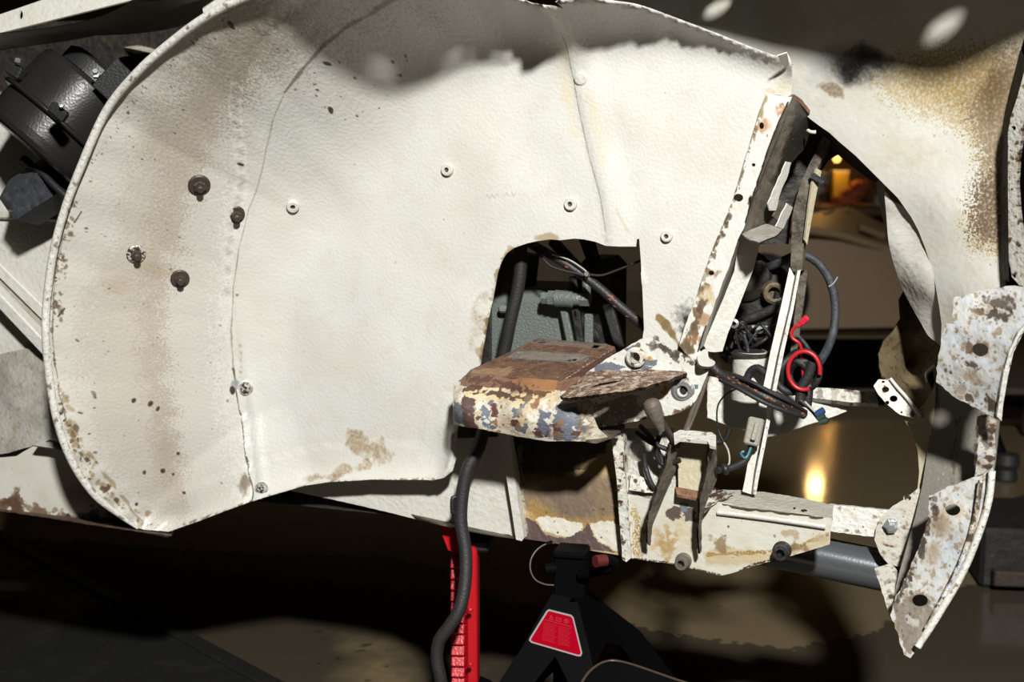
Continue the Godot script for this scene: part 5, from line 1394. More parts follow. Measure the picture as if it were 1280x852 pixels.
func engine_things() -> void:
	# black air cleaner leaning in the bay
	var o := thing("air_cleaner", "black enamelled round air cleaner with a clamp strap, beside the curved wing lip", "air cleaner", Q(43, 191, 0.080))
	var a0 := Q(43, 191, 0.060)
	var a1 := P(119, 111, (a0 - CAM).dot(-cam_basis.z) + .018)
	var L := a0.distance_to(a1)
	var ax := (a1 - a0).normalized()
	lathe("canister", o, M.black_enamel, [[0, 0], [.074, 0], [.080, .003], [.083, .009], [.084, .02], [.084, L - .016], [.082, L - .007], [.078, L - .001], [.07, L], [0.0, L + .004]], a0, ax, 56)
	var ring := []
	var b := facing(ax)
	var rc := a0.lerp(a1, .42)
	for i in 40: ring.append(rc + b.x * cos(TAU * i / 40) * .0868 + b.z * sin(TAU * i / 40) * .0868)
	tube("clamp_strap", o, M.black_enamel, ring, .0075, .02, true, 10, 0.55, ax)
	tube("clamp_cord", o, M.black_plastic, ring.map(func(p): return p + (p - rc).normalized() * .003), .0035, .02, true, 8)
	var lug := bar("clamp_lug", o, M.black_plastic, Q(12, 84, 0.100), Q(28, 94, 0.100), .016, .016, Vector3(0, 0, 1), .002)
	lathe("clamp_bolt", lug, M.zinc, [[.004, 0], [.004, .004], [0.0, .005]], Q(22, 77, 0.110), Vector3(0.3, 1, 0.3), 6)
	bar("clamp_clip", o, M.black_plastic, Q(64, 132, 0.150), Q(82, 148, 0.150), .016, .012, Vector3(0, 0, 1), .003)
	lathe("clip_bolt", o, M.zinc, [[.0035, 0], [.0035, .004], [0.0, .005]], Q(77, 133, 0.158), Vector3(0.2, 0.6, 1), 6)
	lathe("end_plate", o, M.black_plastic, [[.062, 0], [.062, .02], [.054, .026], [0.0, .026]], a1 + ax * .002, ax, 40)
	bar("mount_plate", o, M.black_plastic, Q(128, 118, 0.080), Q(158, 84, 0.070), .035, .006, Vector3(0, 0, 1), .001)
	lathe("mount_bolt", o, M.zinc, [[.006, 0], [.006, .005], [.0035, .006], [.0035, .012], [0.0, .012]], Q(120, 94, 0.085), Vector3(0.2, 0.5, 1), 6)
	# black box below it
	var k := thing("horn_unit", "small black rubber-coated unit hanging below the round black air cleaner", "car part", Q(50, 250, 0.025))
	var bx := Q(22, 246, 0.035)
	var by := Q(100, 258, 0.035)
	lathe("housing", k, M.black_rubber_dusty, [[0, 0], [.04, 0], [.045, .004], [.046, .012], [.046, .09], [0, .09]], Q(28, 282, 0.035) + Vector3(.0, .03, 0), (Q(90, 236, 0.035) - Q(28, 275, 0.035)), 6, .3, .8)
	tube("bracket", k, M.black_plastic, [Q(34, 204, 0.065), Q(50, 214, 0.075), Q(68, 232, 0.080), Q(90, 252, 0.080)], .005, .01, false, 8)
	lathe("terminal", k, M.black_plastic, [[.007, 0], [.007, .012], [.004, .016], [0, .016]], Q(38, 207, 0.065), Vector3(-1, 1, .3), 10)
	lathe("stud", k, M.bolt_brown, [[.0045, 0], [.0045, .012], [0, .012]], Q(22, 262, 0.065), Vector3(-1, -.3, .2), 8)
	# what shows of the engine through the cut-out
	var e := thing("engine", "grey-green engine side with a bolted pipe union, seen through the cut-out above the tray", "engine", Q(680, 430, -.3))
	box("block", e, M.engine_grey, Q(676, 452, -.18), Vector3(.13, .22, .14), car_frame.basis, .018)
	box("block_flank", e, M.engine_dark, Q(752, 452, -.22), Vector3(.05, .3, .1), car_frame.basis, .012)
	lathe("cylinder", e, M.engine_dark, [[0, 0], [.035, 0], [.04, .006], [.04, .2], [0, .2]], Q(618, 490, -.15), Vector3(0.12, 1, 0), 24)
	var X := car_frame.basis.x
	var u := Q(678, 372, -.085)
	lathe("union_bolt", e, M.engine_grey, [[0, 0], [.0085, 0], [.0085, .010], [0, .010]], u, X, 6)
	lathe("union_collar", e, M.engine_grey, [[0, .009], [.0105, .009], [.0105, .018], [.0105, .018]], u, X, 6, .3)
	lathe("union_body", e, M.engine_grey, [[.009, .017], [.0115, .019], [.0115, .042], [.009, .044], [.0085, .054], [.0085, .056]], u, X, 20)
	lathe("union_nut", e, M.engine_grey, [[0, .053], [.0095, .053], [.0095, .066], [0, .066]], u, X, 6)
	lathe("pipe_stub", e, M.engine_grey, [[.006, 0], [.006, .03], [.005, .032], [0, .032]], Q(733, 372, -.09), Vector3(0, 1, 0), 12)
	for r in [[704, 384, 714, 432, .010, 0], [718, 386, 727, 432, .009, 1], [736, 392, 736, 434, .012, 0], [716, 345, 726, 434, .010, 1]]:
		bar("control_rod", e, M.engine_grey if r[5] == 0 else M.engine_dark, Q(r[0], r[1], -.095), Q(r[2], r[3], -.095), r[4], .008, car_frame.basis.z)
	for r in [[730, 296, 748, 345], [736, 300, 776, 436], [690, 300, 745, 360]]:
		bar("dark_stay", e, M.black_rubber, Q(r[0], r[1], -.16), Q(r[2], r[3], -.14), .014, .012, car_frame.basis.z)
	tube("bleed_pipe", e, M.black_rubber, [Q(746, 440, -.2), Q(746, 410, -.2), Q(750, 384, -.2), Q(756, 374, -.2)], .007, .01)
	box("bright_cap", e, M.zinc, Q(630, 386, -.10), Vector3(.014, .01, .014), car_frame.basis, .003)
	# steering gear and reservoir behind the open corner
	var g := thing("steering_box", "dark oily steering box with a round boss behind the white channel", "car part", Q(950, 370, -0.190))
	lathe("casing", g, M.grime_dark, [[0, 0], [.05, 0], [.058, .01], [.058, .06], [.04, .075], [0, .075]], Q(948, 375, -0.250), car_frame.basis.z, 24)
	lathe("boss", g, M.beige_dirty_shaded, [[.016, -.02], [.014, .012], [.011, .014], [.008, .013], [.0075, .002], [0, .002]], Q(965, 365, -0.170), car_frame.basis.z + car_frame.basis.x * .4, 20)
	lathe("cover", g, M.grime_dark, [[0, 0], [.035, 0], [.032, .02], [.018, .03], [0, .03]], Q(935, 345, -0.190), car_frame.basis.z, 20)
	tube("lever", g, M.grime_dark, [Q(930, 400, -0.165), Q(950, 393, -0.165), Q(968, 383, -0.165), Q(974, 365, -0.165)], .006, .01)
	lathe("adjuster", g, M.zinc, [[0, 0], [.006, 0], [.006, .02], [.004, .024], [0, .024]], Q(940, 411, -0.165), car_frame.basis.x, 6)
	tube("steering_arm", g, M.engine_dark, [Q(948, 442, -0.165), Q(958, 436, -0.165), Q(968, 428, -0.165)], .008, .01)
	box("arm_block", g, M.grime_dark, Q(925, 425, -0.190), Vector3(.05, .06, .05), car_frame.basis, .01)
	var c := thing("fluid_canister", "cream painted canister with a dirty rim, behind the white brace", "canister", Q(935, 500, -.12))
	lathe("body", c, M.cream_plain, [[0, 0], [.022, 0], [.0235, .002], [.0235, .058], [.0215, .06], [.0215, .064], [0, .064]], Q(937, 500, -.11), Vector3.UP, 28)
	lathe("rim", c, M.grime_dark, [[.0235, 0], [.0248, .001], [.0248, .005], [.02, .008], [0, .008]], Q(937, 446, -.11), Vector3.UP, 28)
	tube("rubber_elbow", c, M.black_rubber, [Q(958, 468, -.07), Q(948, 460, -.075), Q(938, 464, -.078), Q(934, 476, -.078), Q(938, 486, -.078)], .0052, .006)

func wiring_things() -> void:
	var h := thing("rubber_hose", "long black rubber hose hanging from the wheel housing past the red jack stand", "hose", Q(585, 600, .05))
	tube("hose", h, M.black_rubber, [Q(650, 290, -.05), Q(651, 330, -.05), Q(647, 362, -.05), Q(638, 400, -.05), Q(630, 440, -.055), Q(618, 480, -.05), Q(606, 530, .0), Q(598, 560, .02), Q(586, 582, .03), Q(579, 610, .035), Q(576, 650, .04), Q(582, 690, .045), Q(581, 730, .055), Q(574, 762, .065), Q(560, 785, .07), Q(549, 800, .072), Q(546, 822, .072), Q(551, 850, .07), Q(556, 880, .06)], .0085, .012, false, 14)
	tube("bleed_nipple", h, M.black_plastic, [Q(572, 622, .04), Q(566, 622, .045), Q(566, 640, .045), Q(572, 642, .04)], .003, .006)
	var w := thing("wiring_loom", "braided dark wiring loom with orange flecks crossing the cut-out above the tray", "wiring", Q(740, 340, -.1))
	var lp := [Q(655, 300, -.05), Q(684, 316, -.05), Q(708, 330, -.05), Q(730, 345, -.05), Q(752, 362, -.048), Q(772, 380, -.046), Q(790, 395, -.044), Q(808, 410, -.04)]
	tube("loom", w, M.loom_black, lp, .0062, .008, false, 12)
	flecks("thread", w, lp, .0062, 26)
	tube("wire", w, M.black_rubber, [Q(664, 308, -.045), Q(676, 320, -.043), Q(688, 332, -.04), Q(705, 338, -.04), Q(722, 342, -.04), Q(734, 346, -.04)], .0015, .006)
	tube("wire", w, M.white_wire, [Q(690, 318, -.04), Q(710, 324, -.04), Q(725, 333, -.04), Q(734, 341, -.038), Q(732, 348, -.04)], .0011, .006)
	tube("wire", w, M.black_rubber, [Q(738, 343, -.042), Q(752, 344, -.042), Q(770, 338, -.042), Q(810, 322, -.04)], .0015, .006)
	lathe("tie_bead", w, M.zinc, [[.003, 0], [.003, .004], [0, .004]], Q(734, 342, -.036), car_frame.basis.z, 10)
	var m := thing("main_loom", "thick dark cloth-wrapped loom running from the side plate to green and blue connectors", "wiring", Q(960, 490, -.05))
	var mp := [Q(884, 448, -.03), Q(898, 466, -.025), Q(920, 478, -.015), Q(945, 490, -.005), Q(965, 500, -.005), Q(985, 508, -.02), Q(1005, 518, -.04)]
	tube("loom", m, M.loom_black, mp, .0060, .008, false, 12)
	flecks("thread", m, mp, .0060, 24)
	tube("loom_branch", m, M.loom_black, [Q(905, 466, -.03), Q(930, 474, -.01), Q(958, 488, .0), Q(982, 498, -.01), Q(1000, 510, -.03)], .0036, .008)
	tube("loom_branch", m, M.black_rubber, [Q(915, 470, -.02), Q(940, 478, .004), Q(966, 492, .002), Q(990, 503, -.012), Q(1008, 514, -.035)], .0018, .008)
	tube("loom_branch", m, M.black_rubber, [Q(900, 474, -.02), Q(925, 486, -.005), Q(950, 500, .0), Q(978, 512, -.01), Q(1004, 520, -.035)], .0030, .008)
	tube("tail_wire", m, M.black_rubber, [Q(1000, 500, -.05), Q(1010, 508, -.05), Q(1018, 516, -.05), Q(1024, 524, -.05)], .0028, .006)
	tube("tail_wire", m, M.white_wire, [Q(1006, 502, -.05), Q(1014, 510, -.045), Q(1022, 518, -.045)], .0014, .006)
	tube("blue_sleeve", m, M.blue_plastic, [Q(1020, 518, -.045), Q(1025, 515, -.045), Q(1030, 512, -.045)], .0042, .004)
	tube("green_boot", m, M.green_plastic, [Q(1022, 524, -.045), Q(1027, 521, -.045), Q(1031, 519, -.045)], .0042, .004)
	tube("green_boot", m, M.green_plastic, [Q(1024, 528, -.045), Q(1030, 526, -.045), Q(1035, 525, -.045)], .004, .004)
	var n := thing("coiled_cable", "coil of black and red wire with a red spade terminal hanging beside the brace", "wiring", Q(1005, 465, -.06))
	for r in [[1003, 462, 22, 24, .004, 0], [1000, 466, 24, 22, .0045, 0], [1004, 468, 17, 17, .004, 0], [990, 470, 20, 20, .0045, 0]]:
		var pts := []
		for i in 14: pts.append(Q(r[0] + cos(TAU * i / 14) * r[2], r[1] + sin(TAU * i / 14) * r[3], -.07 + .008 * sin(TAU * i / 7 + r[0])))
		tube("black_coil", n, M.black_rubber, pts, r[4], .008, true)
	var rp := []
	for i in 15: rp.append(Q(1005 + cos(deg_to_rad(70 + i * 21.5)) * 20, 463 + sin(deg_to_rad(70 + i * 21.5)) * 24, -.052))
	tube("red_wire", n, M.red_wire, rp, .0026, .006)
	tube("red_wire", n, M.red_wire, [Q(1001, 405, -.06), Q(994, 408, -.06), Q(989, 416, -.06), Q(991, 423, -.06), Q(997, 427, -.06), Q(1001, 433, -.062), Q(1002, 446, -.064), Q(1004, 470, -.066)], .0021, .006)
	bar("spade_terminal", n, M.red_terminal, Q(1000, 405, -.06), Q(1010, 396, -.06), .0085, .006, Vector3(0, 0, 1), .002)
	bar("crimp_sleeve", n, M.red_terminal, Q(996, 409, -.06), Q(1003, 402.5, -.06), .0055, .005, Vector3(0, 0, 1), .002)
	tube("black_tail", n, M.black_rubber, [Q(998, 420, -.07), Q(1008, 432, -.07), Q(1014, 444, -.07), Q(1016, 460, -.07), Q(1008, 480, -.07), Q(1000, 505, -.07)], .003, .006)
	tube("black_tail", n, M.black_rubber, [Q(1016, 452, -.06), Q(1010, 470, -.06), Q(1002, 484, -.06), Q(1000, 505, -.06)], .0065, .006)
	tube("black_tail", n, M.loom_black, [Q(1010, 470, -.075), Q(1010, 490, -.07), Q(1008, 508, -.07)], .0065, .006)
	var cb := thing("rubber_cable", "dark grey cable arching behind the brace towards the coil", "cable", Q(1040, 390, -.16))
	tube("cable", cb, M.black_rubber_dusty, [Q(900, 372, -.2), Q(935, 345, -.19), Q(970, 330, -.17), Q(1000, 318, -.16), Q(1022, 328, -.16), Q(1037, 350, -.16), Q(1044, 380, -.16), Q(1042, 412, -.15), Q(1034, 436, -.13), Q(1022, 456, -.1)], .0056, .01, false, 12)
	tube("tie_tail", cb, M.white_wire, [Q(1036, 358, -.155), Q(1042, 354, -.155), Q(1047, 346, -.155)], .0009, .006)
	var q := thing("grey_connector", "pale grey rectangular plug connector taped to the white brace", "connector", Q(944, 535, -.02))
	bar("shell", q, M.connector_grey, Q(946, 522, -.015), Q(939, 556, -.01), .019, .012, car_frame.basis.z, .002)
	bar("latch_rib", q, M.connector_grey, Q(947, 528, -.006), Q(941, 550, -.001), .006, .004, car_frame.basis.z, .001)
	tube("lead", q, M.black_rubber, [Q(940, 554, -.015), Q(936, 568, -.015), Q(930, 576, -.01), Q(918, 583, .0), Q(905, 586, .01), Q(896, 588, .02)], .004, .006)
	tube("teal_lead", q, M.teal_wire, [Q(939, 558, -.012), Q(934, 570, -.008), Q(930, 572, -.006), Q(926, 566, -.004), Q(930, 564, -.006)], .0017, .004)
	tube("tie", q, M.black_plastic, [Q(904, 582, .012), Q(907, 586, .016), Q(907, 591, .014)], .004, .004)
	var tw := thing("thin_wire", "thin two-tone wire looping down behind the bracket tower", "wire", Q(897, 520, -.05))
	tube("black_length", tw, M.black_plastic, [Q(920, 486, -.05), Q(908, 492, -.05), Q(898, 505, -.05), Q(896, 522, -.05), Q(899, 540, -.05), Q(905, 553, -.045)], .0011, .006)
	tube("white_length", tw, M.white_wire, [Q(905, 553, -.045), Q(910, 562, -.04), Q(912, 574, -.035), Q(910, 582, -.03), Q(902, 586, -.02)], .0012, .006)
	tube("clip", tw, M.black_plastic, [Q(912, 535, -.05), Q(909, 545, -.05), Q(902, 552, -.05), Q(894, 552, -.05)], .0035, .006)
	var bd := thing("bundled_leads", "rumpled dark leads bunched behind the white channel", "wiring", Q(925, 420, -.1))
	for i in 7:
		var pts := []
		for j in 6: pts.append(Q(908 + j * 12 + rng.randf_range(-8, 8), 424 + rng.randf_range(-22, 16), -.14 + rng.randf_range(-.03, .03)))
		tube("lead", bd, M.loom_black, pts, rng.randf_range(.0015, .0032), .008)
	tube("blue_lead", bd, M.black_rubber_dusty, [Q(930, 418, -.1), Q(933, 428, -.1), Q(935, 438, -.1), Q(934, 448, -.1)], .002, .006)
	lathe("lead_eyelet", bd, M.zinc, [[.006, 0], [.006, .002], [.003, .003], [.003, 0]], Q(918, 404, -.09), car_frame.basis.z, 14)
	var br := thing("brake_pipes", "dark thin pipes and cable behind the rubber stop, above the bracket tower", "pipe", Q(810, 560, -.05))
	for p in [[[795, 540], [812, 552], [830, 560], [845, 565]], [[800, 532], [815, 548], [826, 572], [836, 600]], [[830, 530], [820, 560], [828, 580], [850, 575]], [[805, 565], [806, 580], [812, 600], [818, 610]], [[878, 478], [868, 505], [856, 540], [848, 560]], [[884, 470], [874, 500], [862, 530], [852, 552]]]:
		var pts := []
		for e in p: pts.append(Q(e[0], e[1], .02 + rng.randf_range(-.006, .006)))
		tube("pipe", br, M.grime_stop if p[0][0] > 860 else M.black_rubber, pts, .0032, .008)

func flecks(called: String, parent: Node3D, pts: Array, r: float, count: int) -> void:
	var path := smooth_path(pts, .004)
	var mb := MB.new()
	for i in count:
		var k := rng.randi_range(2, path.size() - 3)
		var t := (path[k + 1] - path[k]).normalized()
		var toward := (CAM - path[k])
		toward = (toward - t * toward.dot(t)).normalized().rotated(t, rng.randf_range(-.9, .9))
		var p := path[k] + toward * (r + .0002)
		var y := (t + toward.cross(t) * rng.randf_range(-.8, .8)).normalized()
		chamfer_box(mb, Transform3D(Basis(y.cross(toward), y, toward).orthonormalized(), p), Vector3(.0016, .0045, .0008), .0003)
	put_mesh(called, mb.mesh(), M.thread_orange, parent).set_meta("kind", "stuff")

func jacks() -> void:
	# red ratchet stand
	var top := Q(583, 664, -.035)
	var r := thing("red_jack_stand", "red ratchet jack stand with a toothed bar under the side rail, behind the black hose", "jack stand", Vector3(top.x, 0, top.z))
	var X := Vector3(1, 0, 0)
	var s := top.distance_to(CAM) / 1708.0                   # metres to a pixel here
	var mid := Vector3(top.x + 7.5 * s, 0, top.z)
	box("bar", r, M.red_paint, Vector3(top.x + 8.0 * s, (top.y + .02) / 2, top.z - .006), Vector3(13 * s, top.y - .05, .03), Basis(Vector3.UP, -.1), .002)
	var teeth := 16
	for i in teeth:
		var y := top.y - (40 + i * 14.0) * s
		if y < .05: break
		var t := MB.new()
		var c := Vector3(top.x - 10 * s, y, top.z + .006)
		var b := Basis(Vector3.UP, -.1) * Basis(Vector3.RIGHT, -.45)
		chamfer_box(t, Transform3D(b, c), Vector3(17 * s, 13.4 * s, .022), .0015)
		put_mesh("tooth", t.mesh(), M.red_paint, r)
	box("bar_web", r, M.red_paint, Vector3(top.x - 8 * s, top.y / 2, top.z - .008), Vector3(20 * s, top.y - .06, .014), Basis(Vector3.UP, -.1), .002)
	var hd := panel("saddle", r, M.red_paint, [[548, 655], [571, 657], [582, 660], [583, 690], [574, 693], [560, 687]], [[548, 655, -.016], [583, 662, -.016], [560, 687, -.01]], {"step": .02, "thick": .012})
	box("saddle_pad", r, M.black_rubber, top + Vector3(10 * s, -.018, -.012), Vector3(44 * s, .018, .04), Basis(Vector3.UP, -.2), .004)
	for w in [[588, 762], [588, 830]]:
		lathe("weld_bead", r, M.red_paint, [[.004, 0], [.003, .002], [0, .003]], Q(w[0], w[1], -.01), Vector3(0, 0, 1), 8)
	var col := Vector3(top.x + 1 * s, .0, top.z)
	lathe("collar", r, M.jack_black, [[.0, .125], [.03, .125], [.036, .12], [.036, .1], [.0, .1]], Vector3(top.x + 2 * s, 0, top.z), Vector3.UP, 8, .39)
	for k in 4:
		var w := TAU * k / 4 + .7
		bar("leg", r, M.jack_black, Vector3(col.x + cos(w) * .03, .11, col.z + sin(w) * .03), Vector3(col.x + cos(w) * .095, .012, col.z + sin(w) * .095), .03, .006, Vector3(cos(w), .5, sin(w)))
	box("base_frame", r, M.jack_black, Vector3(col.x, .008, col.z), Vector3(.17, .016, .17), Basis(Vector3.UP, -.1), .003)
	# black stand with the red sticker
	var hz := Q(714, 676, -.04)
	var j := thing("black_jack_stand", "black steel jack stand with a red warning sticker on its sloping front", "jack stand", Vector3(hz.x, 0, hz.z))
	var d := 1.72
	var yaw := Basis(Vector3.UP, -.24)
	var cx := P(714, 720, d + .03)
	box("column", j, M.jack_black, Vector3(cx.x, (hz.y + .13) / 2 + .002, cx.z), Vector3(.040, hz.y - .13, .036), yaw, .003)
	box("saddle", j, M.jack_black, Vector3(cx.x, hz.y + .003, cx.z), Vector3(.042, .01, .044), yaw, .003)
	var front := [[690, 742], [716, 748], [722, 752], [734, 800], [742, 835], [760, 905], [766, 950], [742, 947], [718, 868], [694, 820], [640, 888], [590, 925], [560, 922], [612, 870], [655, 805], [676, 766]]
	var fc := [[690, 742, d], [722, 752, d - .012], [590, 925, d - .06], [760, 940, d - .1]]
	panel("front_plate", j, M.jack_black, front, fc, {"depth": true, "step": .02, "thick": .004})
	panel("side_plate", j, M.jack_black, [[716, 747], [738, 742], [760, 760], [792, 800], [840, 850], [880, 900], [860, 910], [800, 840], [775, 806], [758, 802], [742, 835], [766, 950], [760, 905], [734, 800], [722, 752]], [[722, 752, d - .012], [738, 742, d + .05], [764, 940, d - .1], [870, 900, d + .12]], {"depth": true, "step": .02, "thick": .004})
	panel("rear_plate", j, M.jack_black, [[696, 742], [738, 742], [800, 790], [870, 880], [846, 882], [770, 800], [740, 796], [660, 868], [620, 868]], [[696, 742, d + .06], [738, 742, d + .06], [640, 868, d + .12]], {"depth": true, "step": .02, "thick": .004})
	# the sticker, printed: red with a pale edge, three signs, a rule and two columns of small print
	var sp := [[683, 763], [686, 761], [714, 768], [717, 771], [728, 816], [726, 820], [722, 820], [664, 803], [661, 800], [662, 797]]
	var hf := plane_h(fc, view_frame, {"depth": true})
	var fr2 := Transform3D(view_frame.basis, view_frame.origin + view_frame.basis.z * .0012)
	var su := surf(sp, hf, fr2, {})
	var t := Tex.new(self, su, 384, 384, C(160, 155, 155))
	t.poly([[684.6, 764.6], [686.2, 763.2], [713, 770], [715.4, 772.4], [725.8, 815.4], [724.8, 817.6], [722, 817.8], [665.4, 801.4], [663.6, 799.8], [664, 797.6]], C(168, 2, 30), 1.0, 0.0)
	var ink := C(178, 92, 84)
	var line := func(a: Array, width: float, amt := .8): t.stroke(a, width, ink, amt, 0.0, 0.0)
	line.call([[681, 774.2], [714.6, 782.8]], .7)
	line.call([[688.6, 768.2], [686.4, 773.4], [691.4, 774.6], [688.8, 768.4]], .6)
	line.call([[688.8, 770.2], [688.7, 772.6]], .7)
	line.call([[695.4, 771], [701.4, 772.4], [700.6, 776.6], [694.8, 775.2], [695.4, 771]], .6)
	line.call([[697, 773.4], [699.6, 774]], .8)
	for i in 10:
		var w := TAU * i / 10
		line.call([[707.8 + cos(w) * 2.6, 775.8 + sin(w) * 2.6], [707.8 + cos(w + .63) * 2.6, 775.8 + sin(w + .63) * 2.6]], .6)
	line.call([[707.4, 774.2], [708.4, 777.4]], 1.2)
	for i in 13:
		var k := i / 13.0
		line.call([[lerpf(680, 677, k), lerpf(777.5, 801, k)], [lerpf(696, 694.5, k) - (i % 4) * 1.0, lerpf(781, 805, k)]], .7, .55)
		line.call([[lerpf(698, 697, k), lerpf(781.8, 806, k)], [lerpf(713.5, 712.5, k) - (i % 3) * 1.4, lerpf(785, 809, k)]], .7, .55)
	var print_ := painted("sticker_print", t, .8)
	print_.metallic_specular = .1
	var sticker := sheet("sticker", j, print_, su, .006, .0006)
	sticker.set_meta("label", "red warning sticker with a pale border")
	tube("handle", j, M.jack_black, [P(726, 718, d), P(738, 715, d - .01), P(752, 712, d - .02), P(762, 710, d - .03), P(767, 705, d - .035), P(764, 701, d - .04), P(754, 700, d - .045), P(745, 701, d - .05)], .0066, .006, false, 12)
	tube("handle_grip", j, M.handle_red, [P(757, 700, d - .044), P(744, 701.5, d - .051)], .0076, .006, false, 12)
	tube("pin_cable", j, M.grime_stop, [P(692, 679, d), P(684, 679, d - .01), P(672, 686, d - .02), P(664, 698, d - .025), P(663, 712, d - .025), P(669, 724, d - .02), P(681, 730, d - .01), P(692, 731, d)], .0010, .006)
	lathe("cable_crimp", j, M.jack_black, [[.003, 0], [.003, .008], [0, .008]], P(683, 680, d - .01), Vector3(1, .3, 0), 8)
	lathe("pawl_pin", j, M.jack_black, [[.007, 0], [.007, .014], [0, .014]], P(694, 710, d + .01), Vector3(-1, 0, .2), 12)
	# stool with a rounded seat, at the bottom edge
	var c := P(800, 880, 1.5)
	var st := thing("work_stool", "black padded stool with a thin pale rim, in front of the black jack stand", "stool", Vector3(c.x, 0, c.z))
	var seat_at := Transform3D(Basis(Vector3.RIGHT, Vector3.FORWARD, Vector3.UP), P(765, 826, 1.54))
	seat_at = Transform3D(seat_at.basis * Basis(Vector3.RIGHT, .10), seat_at.origin)
	var zero := func(_x, _y): return 0.0
	var so := surf([[716, 880], [726, 855], [736, 840], [747, 831], [757, 826.5], [768, 825.4], [782, 828], [800, 833.5], [840, 847.5], [900, 868], [930, 890], [900, 930], [760, 930]], zero, seat_at, {"smooth": true, "smooth_step": 5.0})
	sheet("seat", st, M.jack_black, so, .02, .035)
	var rim := []
	for q in so.out: rim.append(seat_at * Vector3(q.x, q.y, 0.0))
	tube("rim", st, M.stool_rim, rim, .0016, .02, true, 8)
	lathe("pedestal", st, M.jack_black, [[0, 0], [.07, 0], [.07, .01], [.02, .03], [.02, c.y - .045], [0, c.y - .045]], Vector3(c.x, 0, c.z), Vector3.UP, 20)

